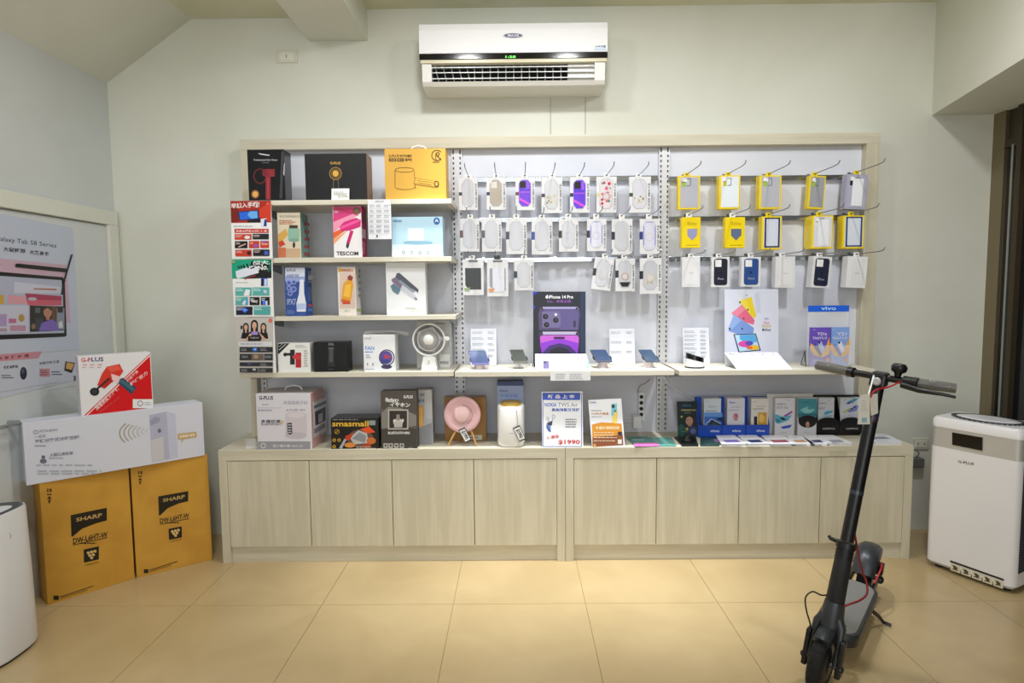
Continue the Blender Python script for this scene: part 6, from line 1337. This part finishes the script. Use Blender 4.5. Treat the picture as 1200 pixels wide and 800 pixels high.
    for sg in (-1, 1):
        MB().hexa([T(.66, sg * .05 - .008, .085), T(WB + .02, sg * .05 - .006, .09), T(WB + .02, sg * .05 + .006, .09), T(.66, sg * .05 + .008, .085), T(.66, sg * .05 - .008, .125), T(WB + .02, sg * .05 - .006, .12), T(WB + .02, sg * .05 + .006, .12), T(.66, sg * .05 + .008, .125)], BK).build('rear_arm', t, .004)
        MB().lathe(T(WB, sg * .056, .107), p * sg, [(.018, 0), (.018, .01), (.008, .018)], BK, 14).build('axle_cap', t)
    MB().lathe(T(WB, .03, .107), p, [(.045, 0), (.045, .003)], DSTEEL, 28).build('brake_disc', t)
    MB().hexa([T(WB - .06, .04, .15), T(WB - .02, .04, .15), T(WB - .02, .07, .15), T(WB - .06, .07, .15), T(WB - .06, .04, .20), T(WB - .02, .04, .20), T(WB - .02, .07, .20), T(WB - .06, .07, .20)], BK).build('brake_caliper', t, .004)
    # kickstand
    k1 = atz(1035, 731, .004); k0 = T(.56, .075, .09)
    MB().tube([k0, k0 * .45 + k1 * .55 + z * .01, k1 + Vector((0, 0, .008)), k1 + p0 * .03 + Vector((0, 0, .006))], [.009, .008, .007, .006], BK, 10).build('kickstand', t)
    # cables
    def C2(px, py, Y): return at(px, py, Y)
    ym = (top.y + bot.y) / 2; d0 = top.y - .03
    MB().tube(smooth([hb + p * .07 - s * .012, C2(1042, 453, top.y - .05), C2(1025, 458, top.y - .07), C2(1019, 470, top.y - .06), C2(1022, 485, top.y - .03), C2(1024, 497, top.y - .03)]), .0032, RED, 8).build('brake_cable', t)
    MB().tube([C2(1024, 488, top.y - .028), C2(1023, 497, top.y - .028)], .009, RED, 10).build('cable_clip', t)
    e0 = bot + ax * .33 + p * .02
    MB().tube(smooth([e0, C2(1009, 665, e0.y + .03), C2(1015, 680, e0.y + .03), C2(1016, 695, e0.y), C2(1008, 703, e0.y - .02), C2(995, 708, e0.y - .04), C2(985, 712, e0.y - .03)]), .0038, mat('8A1820', .5), 8).build('brake_hose', t)
    MB().tube(smooth([T(WB - .04, .055, .2), T(WB - .10, .065, .20), T(WB - .16, .055, .15)]), .004, RED, 8).build('rear_brake_hose', t)
    e1 = bot + ax * .09 - p * .03
    MB().tube(smooth([e1, C2(962, 697, e1.y - .02), C2(952, 693, e1.y - .03), C2(944, 700, e1.y - .03), C2(945, 715, e1.y - .02), C2(950, 735, e1.y - .02), T(-.0, -.055, .15)]), .0028, BK, 8).build('motor_cable', t)
    # hang tag
    f_ = Face(T(.20, .0, .95), -s)
    qq = [C2(1009, 463.5, top.y - .07), C2(1028.5, 461, top.y - .07), C2(1021, 496, top.y - .07), C2(1005, 496.5, top.y - .07)]
    qq = [C2(x, y, top.y - .075) for x, y in ((1008.5, 463), (1019, 461.5), (1019.5, 497), (1005, 497))]
    MB().prism([qq[3], qq[2], qq[1], qq[0]], (0, .0012, 0), mat('E2E0D8', .5)).build('hang_tag', t)
    q2 = [C2(x, y, top.y - .068) for x, y in ((1019, 462), (1028.5, 461), (1029, 484), (1021, 487))]
    MB().prism([q2[3], q2[2], q2[1], q2[0]], (0, .0012, 0), mat('D8D6CE', .5)).build('hang_tag', t)
    A = Art(Face(qq[0], (0, -1, 0)), t, 940, 410, 6); A.rect(418, 475, 455, 508, '8FB8CC').greek(415, 350, 460, 420, 5, 'B8B6AE', 3, .3).line('9A9A94', 2, (412, 425), (465, 425)); A.done()
    MB().tube([C2(1018, 462, top.y - .074), C2(1024, 440, top.y - .03)], .003, WHITE, 6).build('tag_strap', t)
scooter()

# ------------------------------------------------------------------ ceiling lamps (outside the frame, they light the room)
for i, (x, y) in enumerate(LAMPS):
    mb = MB().lathe((x, y, ZL if i == 2 else ZC), (0, 0, -1), [(.11, 0), (.115, .01), (.10, .05), (.09, .05), (.088, .02)], WHITE, 32)
    one(mb, 'ceiling_downlight', 'round white ceiling downlight ' + ['before the beam end, near the display', 'in front of the air conditioner', 'on the lower ceiling by the sloped part', 'near the window header', 'behind the photographer, beam side', 'behind the photographer, window side'][i], 'lamp', 'ceiling downlights')
